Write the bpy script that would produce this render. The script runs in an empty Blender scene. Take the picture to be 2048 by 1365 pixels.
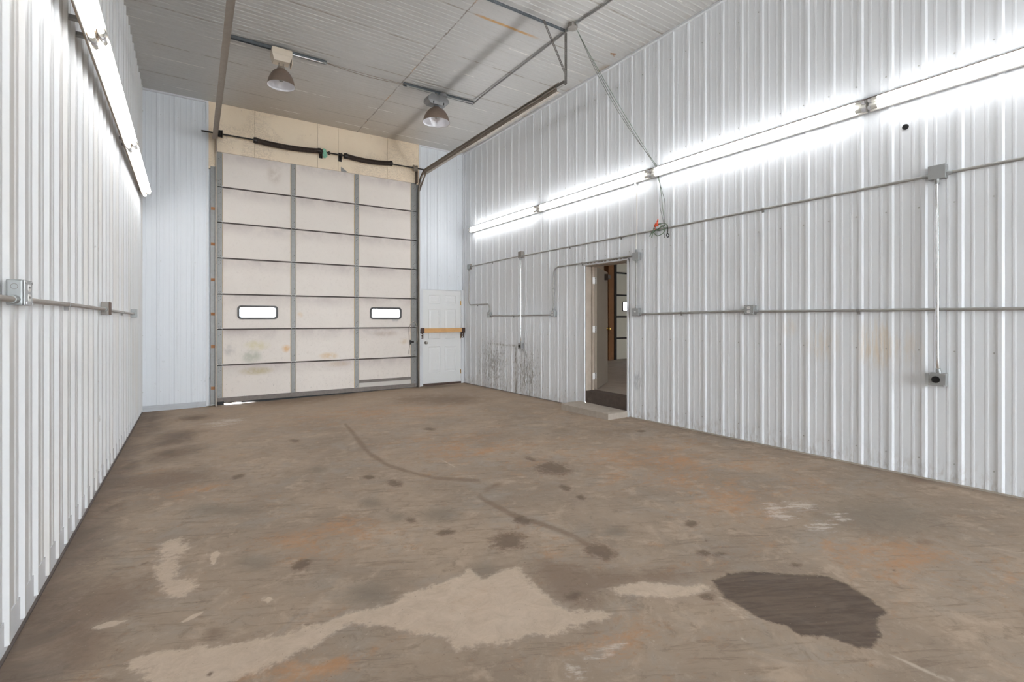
import bpy, bmesh, math, random
import numpy as np
from mathutils import Vector, Matrix, noise

random.seed(7)
SC = bpy.context.scene
COL = SC.collection
PI = math.pi

# ---------------------------------------------------------------- room size (metres)
XL, XR, YB, H = -0.584, 5.0646, 9.6197, 5.0576      # left, right, back wall, ceiling
YF = -9.0                                            # front wall, behind the camera
SKEW = 0.0071                                        # the left wall runs slightly out of square
CAMZ = 1.445
def floor_z(x, y): return 0.0119 * x - 0.0095 * (y - YB)
def left_x(y): return XL + SKEW * (y - YB)

# ---------------------------------------------------------------- materials
MATS = {}
def new_mat(name):
    m = bpy.data.materials.new(name); m.use_nodes = True
    nt = m.node_tree; nt.nodes.clear()
    out = nt.nodes.new('ShaderNodeOutputMaterial')
    MATS[name] = m
    return m, nt, out
class NT:
    """small helper that writes node graphs"""
    def __init__(s, nt): s.nt = nt; s._oc = None
    def n(s, t, **kw):
        x = s.nt.nodes.new(t)
        for k, v in kw.items():
            if k.startswith('i_'):
                x.inputs[k[2:].replace('_', ' ')].default_value = v
            else: setattr(x, k, v)
        return x
    def link(s, a, b): s.nt.links.new(a, b)
    def coord(s):
        if s._oc is None: s._oc = s.n('ShaderNodeNewGeometry').outputs['Position']
        return s._oc
    def math(s, op, a, b=None, clamp=False):
        x = s.n('ShaderNodeMath', operation=op); x.use_clamp = clamp
        for i, v in enumerate((a, b)):
            if v is None: continue
            if isinstance(v, (int, float)): x.inputs[i].default_value = v
            else: s.link(v, x.inputs[i])
        return x.outputs[0]
    def mapping(s, scale=(1, 1, 1), loc=(0, 0, 0), vec=None):
        x = s.n('ShaderNodeMapping'); x.inputs['Scale'].default_value = scale; x.inputs['Location'].default_value = loc
        s.link(vec or s.coord(), x.inputs['Vector']); return x.outputs[0]
    def noise(s, scale, detail=4, rough=.55, vec=None, dist=0.0):
        x = s.n('ShaderNodeTexNoise'); x.inputs['Scale'].default_value = scale
        x.inputs['Detail'].default_value = detail; x.inputs['Roughness'].default_value = rough
        x.inputs['Distortion'].default_value = dist
        s.link(vec or s.coord(), x.inputs['Vector']); return x.outputs['Fac']
    def ramp(s, fac, a, b, va=0.0, vb=1.0):
        x = s.n('ShaderNodeMapRange'); x.interpolation_type = 'SMOOTHSTEP'
        x.inputs['From Min'].default_value = a; x.inputs['From Max'].default_value = b
        x.inputs['To Min'].default_value = va; x.inputs['To Max'].default_value = vb
        s.link(fac, x.inputs['Value']); return x.outputs[0]
    def mix(s, fac, a, b, blend='MIX'):
        x = s.n('ShaderNodeMix', data_type='RGBA', blend_type=blend)
        for sock, v in ((x.inputs[0], fac), (x.inputs[6], a), (x.inputs[7], b)):
            if isinstance(v, (int, float)): sock.default_value = v
            elif isinstance(v, tuple): sock.default_value = (*v, 1) if len(v) == 3 else v
            else: s.link(v, sock)
        return x.outputs[2]
    def sep(s, vec=None):
        x = s.n('ShaderNodeSeparateXYZ'); s.link(vec or s.coord(), x.inputs[0]); return x.outputs
    def blob(s, ax, bx, a0, b0, ra, rb):
        """1 at the middle of an ellipse in two coordinates, falling to 0 at its rim"""
        p, q = s.math('DIVIDE', s.math('SUBTRACT', ax, a0), ra), s.math('DIVIDE', s.math('SUBTRACT', bx, b0), rb)
        return s.math('SUBTRACT', 1.0, s.math('SQRT', s.math('ADD', s.math('MULTIPLY', p, p), s.math('MULTIPLY', q, q))), True)
    def bump(s, h, strength=.2, dist=.01):
        x = s.n('ShaderNodeBump'); x.inputs['Strength'].default_value = strength; x.inputs['Distance'].default_value = dist
        s.link(h, x.inputs['Height']); return x.outputs[0]
    def bsdf(s, out, col, rough=.5, metal=0.0, normal=None, spec=None, **kw):
        b = s.n('ShaderNodeBsdfPrincipled')
        for nm, v in (('Base Color', col), ('Roughness', rough), ('Metallic', metal)):
            if isinstance(v, tuple): b.inputs[nm].default_value = (*v, 1)
            elif isinstance(v, (int, float)): b.inputs[nm].default_value = v
            else: s.link(v, b.inputs[nm])
        if spec is not None: b.inputs['Specular IOR Level'].default_value = spec
        if normal is not None: s.link(normal, b.inputs['Normal'])
        s.link(b.outputs[0], out.inputs[0]); return b

def plain(name, col, rough=.5, metal=0.0, var=.12, scale=18.0, bump=0.0, dirt=None, dirt_amt=.5, spec=None):
    """one colour with a noise variation, optional second (worn/dirty) colour"""
    m, nt, out = new_mat(name); N = NT(nt)
    f = N.noise(scale, 5, .6)
    lo = tuple(c * (1 - var) for c in col); hi = tuple(min(1, c * (1 + var)) for c in col)
    c = N.mix(f, lo, hi)
    if dirt:
        d = N.ramp(N.noise(scale * .6, 6, .7, dist=.4), .55, .75, 0, dirt_amt)
        c = N.mix(d, c, dirt)
    nrm = N.bump(N.noise(scale * 4, 4), bump, .004) if bump else None
    N.bsdf(out, c, rough, metal, nrm, spec)
    return m

def emit(name, col, strength):
    m, nt, out = new_mat(name)
    e = nt.nodes.new('ShaderNodeEmission'); e.inputs[0].default_value = (*col, 1); e.inputs[1].default_value = strength
    nt.links.new(e.outputs[0], out.inputs[0]); return m

WALL = (0.80, 0.83, 0.865)
def wall_mat(name, kind):
    m, nt, out = new_mat(name); N = NT(nt)
    sx, sy, sz = N.sep()
    big = N.noise(.9, 3)
    streak = N.noise(3.0, 5, .6, N.mapping((9, 9, .35)))
    c = N.mix(big, tuple(v * .97 for v in WALL), tuple(min(1, v * 1.02) for v in WALL))
    c = N.mix(N.ramp(streak, .5, .8, 0, .05), c, (.60, .57, .52))
    spk = N.ramp(N.noise(55, 2, .5), .74, .78, 0, .35)
    c = N.mix(N.math('MULTIPLY', spk, N.ramp(sz, .0, 2.5, .8, .1)), c, (.22, .2, .18))
    if kind == 'right':
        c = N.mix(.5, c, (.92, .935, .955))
        # mould and splashes low on the wall beside the round receptacle
        grain = N.noise(7.0, 6, .72, N.mapping((1, 5, 1.6)))
        fine = N.noise(26.0, 4, .7, N.mapping((1, 2.2, .55)))
        a = N.blob(sy, sz, 8.40, .55, .80, .78); b = N.blob(sy, sz, 7.25, .48, .62, .72)
        ab = N.math('MAXIMUM', a, b)
        k = N.math('ADD', N.math('MULTIPLY', ab, .17), N.math('MULTIPLY', N.math('ADD', grain, fine), .5))
        msk = N.math('MULTIPLY', N.ramp(k, .575, .70, 0, .72), N.ramp(ab, .02, .2))
        c = N.mix(msk, c, (.17, .15, .12))
        haze = N.math('MULTIPLY', N.ramp(ab, 0, .6, 0, .16), grain)
        c = N.mix(haze, c, (.40, .36, .30))
        run = N.math('MULTIPLY', N.ramp(N.math('ABSOLUTE', N.math('SUBTRACT', N.math('ADD', sy, N.math('MULTIPLY', grain, .05)), 7.60)), .012, .045, 1, 0), N.ramp(sz, .9, 1.0, 1, 0))
        c = N.mix(N.math('MULTIPLY', run, N.ramp(fine, .38, .55, .15, .85)), c, (.20, .17, .13))
        trail = N.math('MULTIPLY', N.ramp(N.math('ABSOLUTE', N.math('SUBTRACT', sz, .955)), .008, .03, 1, 0), N.math('MULTIPLY', N.ramp(sy, 7.5, 7.6), N.ramp(sy, 8.3, 8.45, 1, 0)))
        c = N.mix(N.math('MULTIPLY', trail, N.ramp(fine, .4, .6, 0, .7)), c, (.25, .23, .19))
        dots = N.blob(sy, sz, 7.85, 1.25, .12, .45)
        c = N.mix(N.math('MULTIPLY', N.ramp(dots, 0, .4), N.ramp(fine, .58, .68, 0, .5)), c, (.3, .28, .24))
        # yellow bloom further along
        ys = N.noise(5.0, 4, .6, N.mapping((1, 6, .8)))
        for (y0, z0, ry, rz, amt) in ((1.86, 1.22, .24, .30, .55), (2.32, 1.22, .22, .28, .32), (2.62, 1.36, .10, .14, .25), (1.62, 1.20, .12, .24, .25)):
            c = N.mix(N.math('MULTIPLY', N.ramp(N.blob(sy, sz, y0, z0, ry, rz), 0, .8, 0, amt), N.ramp(ys, .35, .65)), c, (.80, .62, .40))
        foot = N.math('MULTIPLY', N.ramp(sz, .08, .42, .45, 0), N.ramp(N.noise(9, 5, .7, N.mapping((1, 3, 1))), .45, .65))
        c = N.mix(foot, c, (.42, .36, .30))
        gr = N.blob(sy, sz, 4.62, .62, .10, .16)
        c = N.mix(N.math('MULTIPLY', N.ramp(gr, 0, .5, 0, .6), N.ramp(grain, .42, .6)), c, (.45, .47, .50))
    if kind == 'left':
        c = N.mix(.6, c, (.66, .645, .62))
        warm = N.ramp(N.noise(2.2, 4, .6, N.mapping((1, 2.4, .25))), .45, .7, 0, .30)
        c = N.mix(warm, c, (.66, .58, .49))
        # worn joint between two sheets
        jn = N.ramp(N.math('ABSOLUTE', N.math('SUBTRACT', sy, 5.20)), .006, .02, 1, 0)
        c = N.mix(N.math('MULTIPLY', jn, N.ramp(N.noise(6, 5, .7, N.mapping((1, 1, 2))), .36, .55, .25, .9)), c, (.22, .19, .17))
        near = N.math('MULTIPLY', N.ramp(N.math('ABSOLUTE', N.math('SUBTRACT', sy, 5.28)), .05, .3, 1, 0), N.ramp(N.noise(11, 5, .7, N.mapping((1, 2.5, .7))), .60, .70, 0, .6))
        c = N.mix(near, c, (.35, .32, .29))
    if kind == 'back':
        scuff = N.math('MULTIPLY', N.ramp(sz, .3, 1.3, .8, 0), N.ramp(N.noise(8, 6, .75), .60, .72))
        c = N.mix(scuff, c, (.40, .40, .40))
    N.bsdf(out, c, .38, 0.0, None, .45)
    return m
M_WR, M_WL, M_WB = wall_mat('white_steel_right', 'right'), wall_mat('white_steel_left', 'left'), wall_mat('white_steel_back', 'back')
M_TRIM = plain('white_trim', (.76, .77, .79), .4, var=.05, scale=6, dirt=(.5, .46, .42), dirt_amt=.25)

def ceiling_mat():
    m, nt, out = new_mat('ceiling_liner'); N = NT(nt)
    sx, sy, sz = N.sep()
    c = N.mix(N.noise(.8, 3), (.55, .545, .53), (.60, .592, .575))
    # browner towards the panels over the overhead door
    c = N.mix(N.math('MULTIPLY', N.ramp(sy, 6.8, 9.6, 0, .60), N.math('MULTIPLY', N.ramp(sx, .2, 1.2), N.ramp(sx, 3.2, 4.6, 1, .2))), c, (.46, .375, .28))
    lin = N.noise(1.2, 5, .6, N.mapping((.35, 26, 1)))
    c = N.mix(N.ramp(lin, .55, .72, 0, .22), c, (.36, .335, .30))
    c = N.mix(N.ramp(N.noise(38, 3, .5), .71, .75, 0, .45), c, (.25, .22, .18))
    # sheet joints across the room: dark lines, some rusted
    per = N.math('ABSOLUTE', N.math('SUBTRACT', N.math('PINGPONG', N.math('SUBTRACT', sy, 5.13), .4725), 0.0))
    seam = N.ramp(per, .006, .014, 1, 0)
    broken = N.ramp(N.noise(1.6, 5, .7, N.mapping((1, .2, 1))), .42, .52, .15, .8)
    c = N.mix(N.math('MULTIPLY', seam, broken), c, (.30, .26, .21))
    # bright bare lines where the liner overlaps
    per2 = N.math('PINGPONG', N.math('SUBTRACT', sy, 7.42), .4725)
    c = N.mix(N.math('MULTIPLY', N.ramp(per2, .006, .013, 1, 0), N.ramp(N.noise(1.3, 4, .7, N.mapping((1.4, .3, 1))), .48, .56, 0, .8)), c, (.86, .84, .80))
    rs = N.math('MULTIPLY', N.ramp(N.math('ABSOLUTE', N.math('SUBTRACT', sy, 5.13)), .012, .03, 1, 0), N.math('MULTIPLY', N.ramp(sx, 2.80, 3.0), N.ramp(sx, 3.55, 3.85, 1, 0)))
    c = N.mix(N.math('MULTIPLY', rs, N.ramp(N.noise(14, 5, .7), .3, .5, .35, 1)), c, (.58, .33, .12))
    # long joint down the middle with caulk and rust
    wob = N.math('MULTIPLY', N.math('SUBTRACT', N.noise(7, 4, .7), .5), .05)
    ml = N.ramp(N.math('ABSOLUTE', N.math('SUBTRACT', N.math('ADD', sx, wob), 2.745)), .004, .013, 1, 0)
    c = N.mix(N.math('MULTIPLY', ml, N.ramp(N.noise(4, 5, .7), .3, .6, .2, .9)), c, N.mix(N.ramp(N.noise(1.3, 3), .5, .6), (.20, .16, .13), (.42, .25, .11)))
    # leak stains against the right wall
    lk = N.math('MULTIPLY', N.ramp(sx, 4.90, 5.04), N.ramp(N.noise(2.6, 4, .6, N.mapping((.3, 1, 1))), .52, .66, 0, .85))
    c = N.mix(lk, c, (.33, .24, .15))
    N.bsdf(out, c, .42, 0, None, .4)
    return m
M_CEIL = ceiling_mat()

def floor_mat():
    m, nt, out = new_mat('worn_concrete'); N = NT(nt)
    sx, sy, sz = N.sep()
    def att(a): return N.n('ShaderNodeAttribute', attribute_name=a).outputs['Fac']
    def dev(n, k): return N.math('MULTIPLY', N.math('SUBTRACT', n, .5), k)
    n1, n2, n3 = N.noise(1.1, 6, .62, dist=.4), N.noise(5.0, 8, .70, dist=.5), N.noise(30, 6, .72)
    n4 = N.noise(2.3, 8, .72, N.mapping((1, 1, 1), (7, 3, 0)), dist=.8)
    n5 = N.noise(11.0, 8, .75, N.mapping((1, 1, 1), (2, 5, 0)), dist=.6)
    # broom marks, slightly aslant
    rot = N.n('ShaderNodeVectorRotate', rotation_type='Z_AXIS'); rot.inputs['Angle'].default_value = .5; N.link(N.coord(), rot.inputs['Vector'])
    brush = N.noise(7.0, 7, .72, N.mapping((.45, 3.2, 1), (0, 0, 0), rot.outputs[0]), dist=.7)
    c = N.mix(N.ramp(n1, .30, .70), (.300, .240, .188), (.430, .342, .262))
    c = N.mix(N.ramp(n4, .46, .66, 0, .60), c, (.350, .312, .272))
    c = N.mix(N.ramp(n2, .50, .66, 0, .72), c, (.50, .40, .312))
    c = N.mix(N.ramp(brush, .52, .68, 0, .70), c, (.225, .172, .130))
    c = N.mix(N.ramp(n5, .53, .66, 0, .60), c, (.245, .196, .154))
    c = N.mix(N.ramp(n5, .46, .30, 0, .40), c, (.50, .415, .335))
    c = N.mix(N.ramp(n3, .55, .8, 0, .55), c, (.255, .205, .165))
    c = N.mix(N.ramp(n3, .44, .22, 0, .45), c, (.52, .44, .36))
    # browner far end by the doors, colour lifted to make up for dim light
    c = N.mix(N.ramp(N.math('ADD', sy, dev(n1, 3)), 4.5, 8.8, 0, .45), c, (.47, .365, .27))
    # rust tints, speckled
    rmask = N.math('ADD', N.math('MULTIPLY', att('rust'), .11), N.math('ADD', N.noise(2.6, 7, .72, N.mapping((.7, 1.5, 1), (2, 9, 0)), dist=.8), N.math('ADD', dev(n3, .6), dev(n5, .6))))
    c = N.mix(N.ramp(rmask, .46, .82, 0, .72), c, (.50, .275, .135))
    g = N.ramp(N.math('ADD', att('grey'), N.math('ADD', dev(n2, 1.8), dev(n3, .8))), -.7, .9, 0, .66)
    c = N.mix(g, c, (.215, .184, .150))
    br = N.ramp(N.math('ADD', att('brown'), N.math('ADD', dev(n2, 1.8), dev(n3, .9))), -.6, .8, 0, .66)
    c = N.mix(br, c, (.205, .146, .104))
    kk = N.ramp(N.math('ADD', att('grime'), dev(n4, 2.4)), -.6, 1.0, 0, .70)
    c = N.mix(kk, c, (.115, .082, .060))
    # pale, washed patches with ragged rims
    pf = N.math('ADD', att('pale'), N.math('ADD', dev(n2, 2.4), dev(n3, 1.6)))
    pale = N.mix(N.ramp(n5, .3, .7), (.70, .585, .475), (.57, .47, .375))
    c = N.mix(N.ramp(pf, -.25, .30, 0, .76), c, pale)
    wf = N.math('ADD', att('white'), N.math('ADD', dev(brush, 5.5), dev(n3, 3.0)))
    c = N.mix(N.ramp(wf, -.1, 1.1, 0, .75), c, (.66, .60, .55))
    cf = N.math('ADD', att('cut'), dev(n2, 1.2))
    c = N.mix(N.ramp(cf, -.3, .6, 0, .7), c, (.60, .515, .43))
    sf = N.math('ADD', att('spot'), N.math('ADD', dev(n2, 2.2), dev(n3, 1.6)))
    c = N.mix(N.ramp(sf, -.35, .60, 0, .80), c, (.150, .104, .074))
    # oil: dark, with a crisp rim
    df = N.math('ADD', att('oil'), N.math('ADD', dev(n2, 1.5), dev(n3, .9)))
    oilc = N.mix(N.ramp(brush, .36, .64), (.092, .068, .054), (.150, .112, .086))
    c = N.mix(N.ramp(df, -.12, .30, 0, .92), c, oilc)
    # pits and specks
    c = N.mix(N.ramp(N.noise(60, 3, .6), .68, .75, 0, .6), c, (.16, .115, .085))
    c = N.mix(N.ramp(N.noise(46, 3, .6, N.mapping((1, 1, 1), (4, 1, 2))), .70, .76, 0, .5), c, (.60, .52, .44))
    gain = N.n('ShaderNodeVectorMath', operation='MULTIPLY'); N.link(c, gain.inputs[0]); gain.inputs[1].default_value = (.96, .915, .875)
    c = gain.outputs[0]
    rough = N.ramp(n2, .3, .7, .62, .85)
    N.bsdf(out, c, rough, 0, N.bump(N.math('ADD', n3, N.math('MULTIPLY', n2, .6)), .12, .004), .28)
    return m
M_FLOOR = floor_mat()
M_FLOOR2 = plain('side_concrete', (.40, .345, .29), .8, var=.25, scale=3, dirt=(.24, .19, .15), dirt_amt=.5)
M_GROUND = plain('outdoor_gravel', (.45, .44, .42), .9, var=.2, scale=6)

def header_mat():
    m, nt, out = new_mat('cream_board'); N = NT(nt)
    sx, sy, sz = N.sep()
    c = N.mix(N.noise(2.0, 4), (.86, .705, .520), (.91, .77, .59))
    c = N.mix(N.ramp(N.noise(3.5, 5, .6), .5, .75, 0, .35), c, (.93, .82, .66))
    scr = N.noise(5.5, 8, .8, N.mapping((1.0, 1, 2.2)), dist=2.5)
    c = N.mix(N.math('MULTIPLY', N.ramp(N.math('ABSOLUTE', N.math('SUBTRACT', scr, .5)), .0, .018, 1, 0), N.ramp(N.noise(1.6, 3), .46, .58, 0, .75)), c, (.25, .16, .10))
    c = N.mix(N.ramp(N.noise(48, 3, .6), .70, .74, 0, .6), c, (.24, .15, .09))
    N.bsdf(out, c, .55, 0, None, .35)
    return m
M_HEAD = header_mat()

def door_panel_mat():
    m, nt, out = new_mat('door_panel'); N = NT(nt)
    sx, sy, sz = N.sep()
    n = N.noise(2.4, 6, .68, dist=.5); f = N.noise(24, 5, .7)
    c = N.mix(n, (.79, .71, .645), (.85, .785, .72))
    # grime that has collected under each joint (sections are .597 m high)
    band = N.math('FRACT', N.math('DIVIDE', N.math('SUBTRACT', sz, .072), .597))
    top = N.math('MULTIPLY', N.ramp(band, .55, 1.05), N.ramp(n, .28, .72, .15, 1))
    c = N.mix(N.math('MULTIPLY', top, .72), c, (.46, .385, .365))
    c = N.mix(N.math('MULTIPLY', N.ramp(f, .5, .75, 0, .22), N.ramp(sz, 0, 4, 1, .4)), c, (.45, .37, .32))
    c = N.mix(N.math('MULTIPLY', N.ramp(N.noise(50, 4, .65), .66, .72, 0, .7), N.ramp(sz, .2, 2.2, 1, .08)), c, (.16, .13, .11))
    vs = N.noise(9, 5, .7, N.mapping((3.0, 1, .7)))
    c = N.mix(N.math('MULTIPLY', N.ramp(vs, .66, .72, 0, .6), N.ramp(sz, .1, .8, 1, 0)), c, (.22, .18, .16))
    for (x0, z0, rx, rz, amt, col) in ((1.02, .99, .26, .13, .55, (.66, .58, .30)), (.94, .80, .22, .16, .55, (.36, .38, .27)), (.60, .92, .13, .13, .45, (.36, .33, .31)),
                                        (1.02, .55, .34, .09, .65, (.50, .40, .18)), (2.22, .76, .22, .09, .6, (.70, .46, .20)), (2.40, .60, .30, .07, .4, (.55, .38, .22)),
                                        (1.49, .92, .10, .09, .75, (.72, .42, .14)), (1.30, 4.02, .16, .26, .45, (.50, .40, .32)), (3.70, 1.00, .12, .09, .5, (.62, .48, .30)),
                                        (3.30, 1.16, .35, .07, .4, (.45, .34, .26)), (1.72, 1.52, .07, .08, .4, (.72, .50, .28))):
        c = N.mix(N.math('MULTIPLY', N.ramp(N.blob(sx, sz, x0, z0, rx, rz), 0, .75, 0, amt), N.ramp(N.noise(8, 5, .7), .3, .58)), c, col)
    N.bsdf(out, c, .5, 0, None, .35)
    return m
M_PANEL = door_panel_mat()
M_PANEL_CLEAN = plain('pale_panel', (.66, .62, .57), .5, var=.06, scale=6, dirt=(.3, .26, .22), dirt_amt=.3)
M_SEAL = plain('yellowed_sealant', (.62, .44, .22), .6, var=.25, scale=14)
M_GALV = plain('galvanized_steel', (.28, .275, .265), .5, .45, var=.18, scale=22, dirt=(.16, .14, .12), dirt_amt=.4)
M_GALV_W = plain('worn_track_steel', (.33, .285, .24), .5, .45, var=.2, scale=16, dirt=(.11, .085, .07), dirt_amt=.5)
M_DIRTY = plain('muddy_steel', (.23, .20, .18), .7, .2, var=.3, scale=20, dirt=(.11, .085, .07), dirt_amt=.7)
M_RAIL = plain('joint_brown', (.070, .052, .043), .6, .1, var=.25, scale=14)
M_RUST = plain('rust', (.36, .16, .065), .8, 0, var=.3, scale=60)
M_DARK = plain('greasy_black', (.022, .018, .016), .45, .3, var=.3, scale=40)
M_SPRING = plain('spring_brown', (.055, .038, .030), .5, .4, var=.3, scale=40)
M_BLACK = plain('black_rubber', (.012, .012, .012), .6, var=.2)
M_CONDUIT = plain('conduit_steel', (.38, .37, .35), .42, .55, var=.08, scale=10)
M_CONDUIT_B = plain('bright_conduit', (.78, .79, .80), .22, .8, var=.05, scale=10)
M_BOX = plain('box_steel', (.34, .35, .345), .45, .5, var=.08, scale=14)
M_BOXD = plain('weathered_box_steel', (.30, .275, .25), .55, .4, var=.15, scale=20)
M_COVER = plain('cover_steel', (.36, .365, .36), .42, .45, var=.06, scale=14)
M_SOCK = plain('receptacle_ivory', (.80, .79, .76), .35, var=.03)
M_ENAMEL = plain('fixture_enamel', (.80, .78, .74), .4, var=.04)
M_ENAMEL_L = plain('aged_fixture_enamel', (.50, .40, .30), .5, var=.1)
M_FIXEDGE = plain('fixture_back_edge', (.16, .13, .115), .5, .2, var=.1)  # dark colour holds the shade that falls on the edge above the tubes
M_SOCKET = plain('lamp_holder_white', (.66, .65, .66), .4, var=.05)
M_TUBE = emit('lit_tube', (.97, .985, 1.0), 13.5)
M_TUBE_END = plain('tube_end', (.70, .68, .62), .35, var=.05)
M_CREAM = plain('cream_ballast', (.70, .60, .48), .5, var=.08, scale=12, dirt=(.45, .34, .25), dirt_amt=.3)
M_GREYB = plain('grey_ballast', (.26, .26, .262), .5, .3, var=.08, scale=12)
M_STRUT = plain('strut_steel', (.16, .18, .195), .4, .6, var=.15, scale=14)
M_ANGLE = plain('perforated_angle_steel', (.20, .185, .17), .5, .5, var=.2, scale=18)
M_BELL = plain('bell_brown', (.225, .165, .128), .55, .25, var=.2, scale=16)
M_BELLIN = plain('bell_reflector', (.82, .81, .84), .28, .35, var=.05)
M_GLASSB, _nt, _o = new_mat('lamp_glass'); NT(_nt).bsdf(_o, (.85, .83, .78), .15, 0).inputs['Transmission Weight'].default_value = .6
M_WOOD = plain('yellow_pine', (.70, .40, .165), .55, var=.16, scale=9, dirt=(.42, .21, .08), dirt_amt=.4)
M_IRON = plain('brown_bracket_iron', (.075, .045, .035), .5, .4, var=.2)
M_DOORW = plain('white_door_paint', (.80, .80, .79), .35, var=.03, scale=6)
M_THRESH = plain('brown_threshold', (.10, .06, .045), .6, var=.2)
M_STEELK = plain('knob_steel', (.45, .42, .38), .3, .9, var=.05)
M_BRASS = plain('brass', (.72, .48, .14), .25, .95, var=.08)
M_HINGE = plain('painted_hinge', (.60, .59, .57), .5, .3, var=.15, scale=60, dirt=(.25, .23, .2), dirt_amt=.6)
M_OLDWOOD = plain('weathered_wood', (.35, .285, .23), .75, var=.25, scale=8, dirt=(.25, .19, .14), dirt_amt=.5)
M_LEAF = plain('tan_door_veneer', (.17, .14, .112), .5, var=.12, scale=5, dirt=(.19, .155, .125), dirt_amt=.5)  # veneer colour darkened for the shade on a face turned from the light
M_LEAFE = plain('cream_door_edge', (.48, .42, .34), .5, var=.08, scale=8)
M_STUD = plain('dark_stud_wood', (.19, .085, .032), .7, var=.3, scale=7)
M_STEP = plain('step_concrete', (.43, .375, .315), .85, var=.2, scale=12, bump=.3, dirt=(.30, .24, .18), dirt_amt=.5)
M_SILL = plain('oiled_sill_concrete', (.085, .062, .050), .75, var=.35, scale=14, bump=.3, dirt=(.16, .12, .09), dirt_amt=.6)
M_SIDEP = plain('grey_olive_panel', (.50, .48, .40), .55, var=.06, scale=5)
M_SIDEW = plain('side_room_board', (.36, .28, .20), .7, var=.15, scale=5)
M_WIRE = plain('wire_grey', (.10, .105, .09), .5, var=.2)
M_WIREG = plain('wire_green', (.11, .17, .11), .5, var=.2)
M_RED = plain('red_wire_nut', (.75, .10, .04), .4, var=.1)
M_RAG = plain('green_cloth', (.25, .52, .38), .9, var=.2, scale=40)
M_ROPE = plain('pale_rope', (.42, .36, .31), .85, var=.2, scale=60)
M_INK = plain('faded_ink', (.40, .38, .38), .6, var=.1)
M_FOIL = plain('foil_tape', (.75, .77, .78), .25, .85, var=.1, scale=30)
def glass_mat():
    m, nt, out = new_mat('window_glass'); N = NT(nt)
    t = N.n('ShaderNodeBsdfTransparent'); t.inputs[0].default_value = (.93, .95, .97, 1)
    g = N.n('ShaderNodeBsdfGlossy'); g.inputs['Roughness'].default_value = .05
    mx = N.n('ShaderNodeMixShader'); mx.inputs[0].default_value = .05; N.link(t.outputs[0], mx.inputs[1]); N.link(g.outputs[0], mx.inputs[2])
    N.link(mx.outputs[0], out.inputs[0]); return m
M_GLASS = glass_mat()

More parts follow.
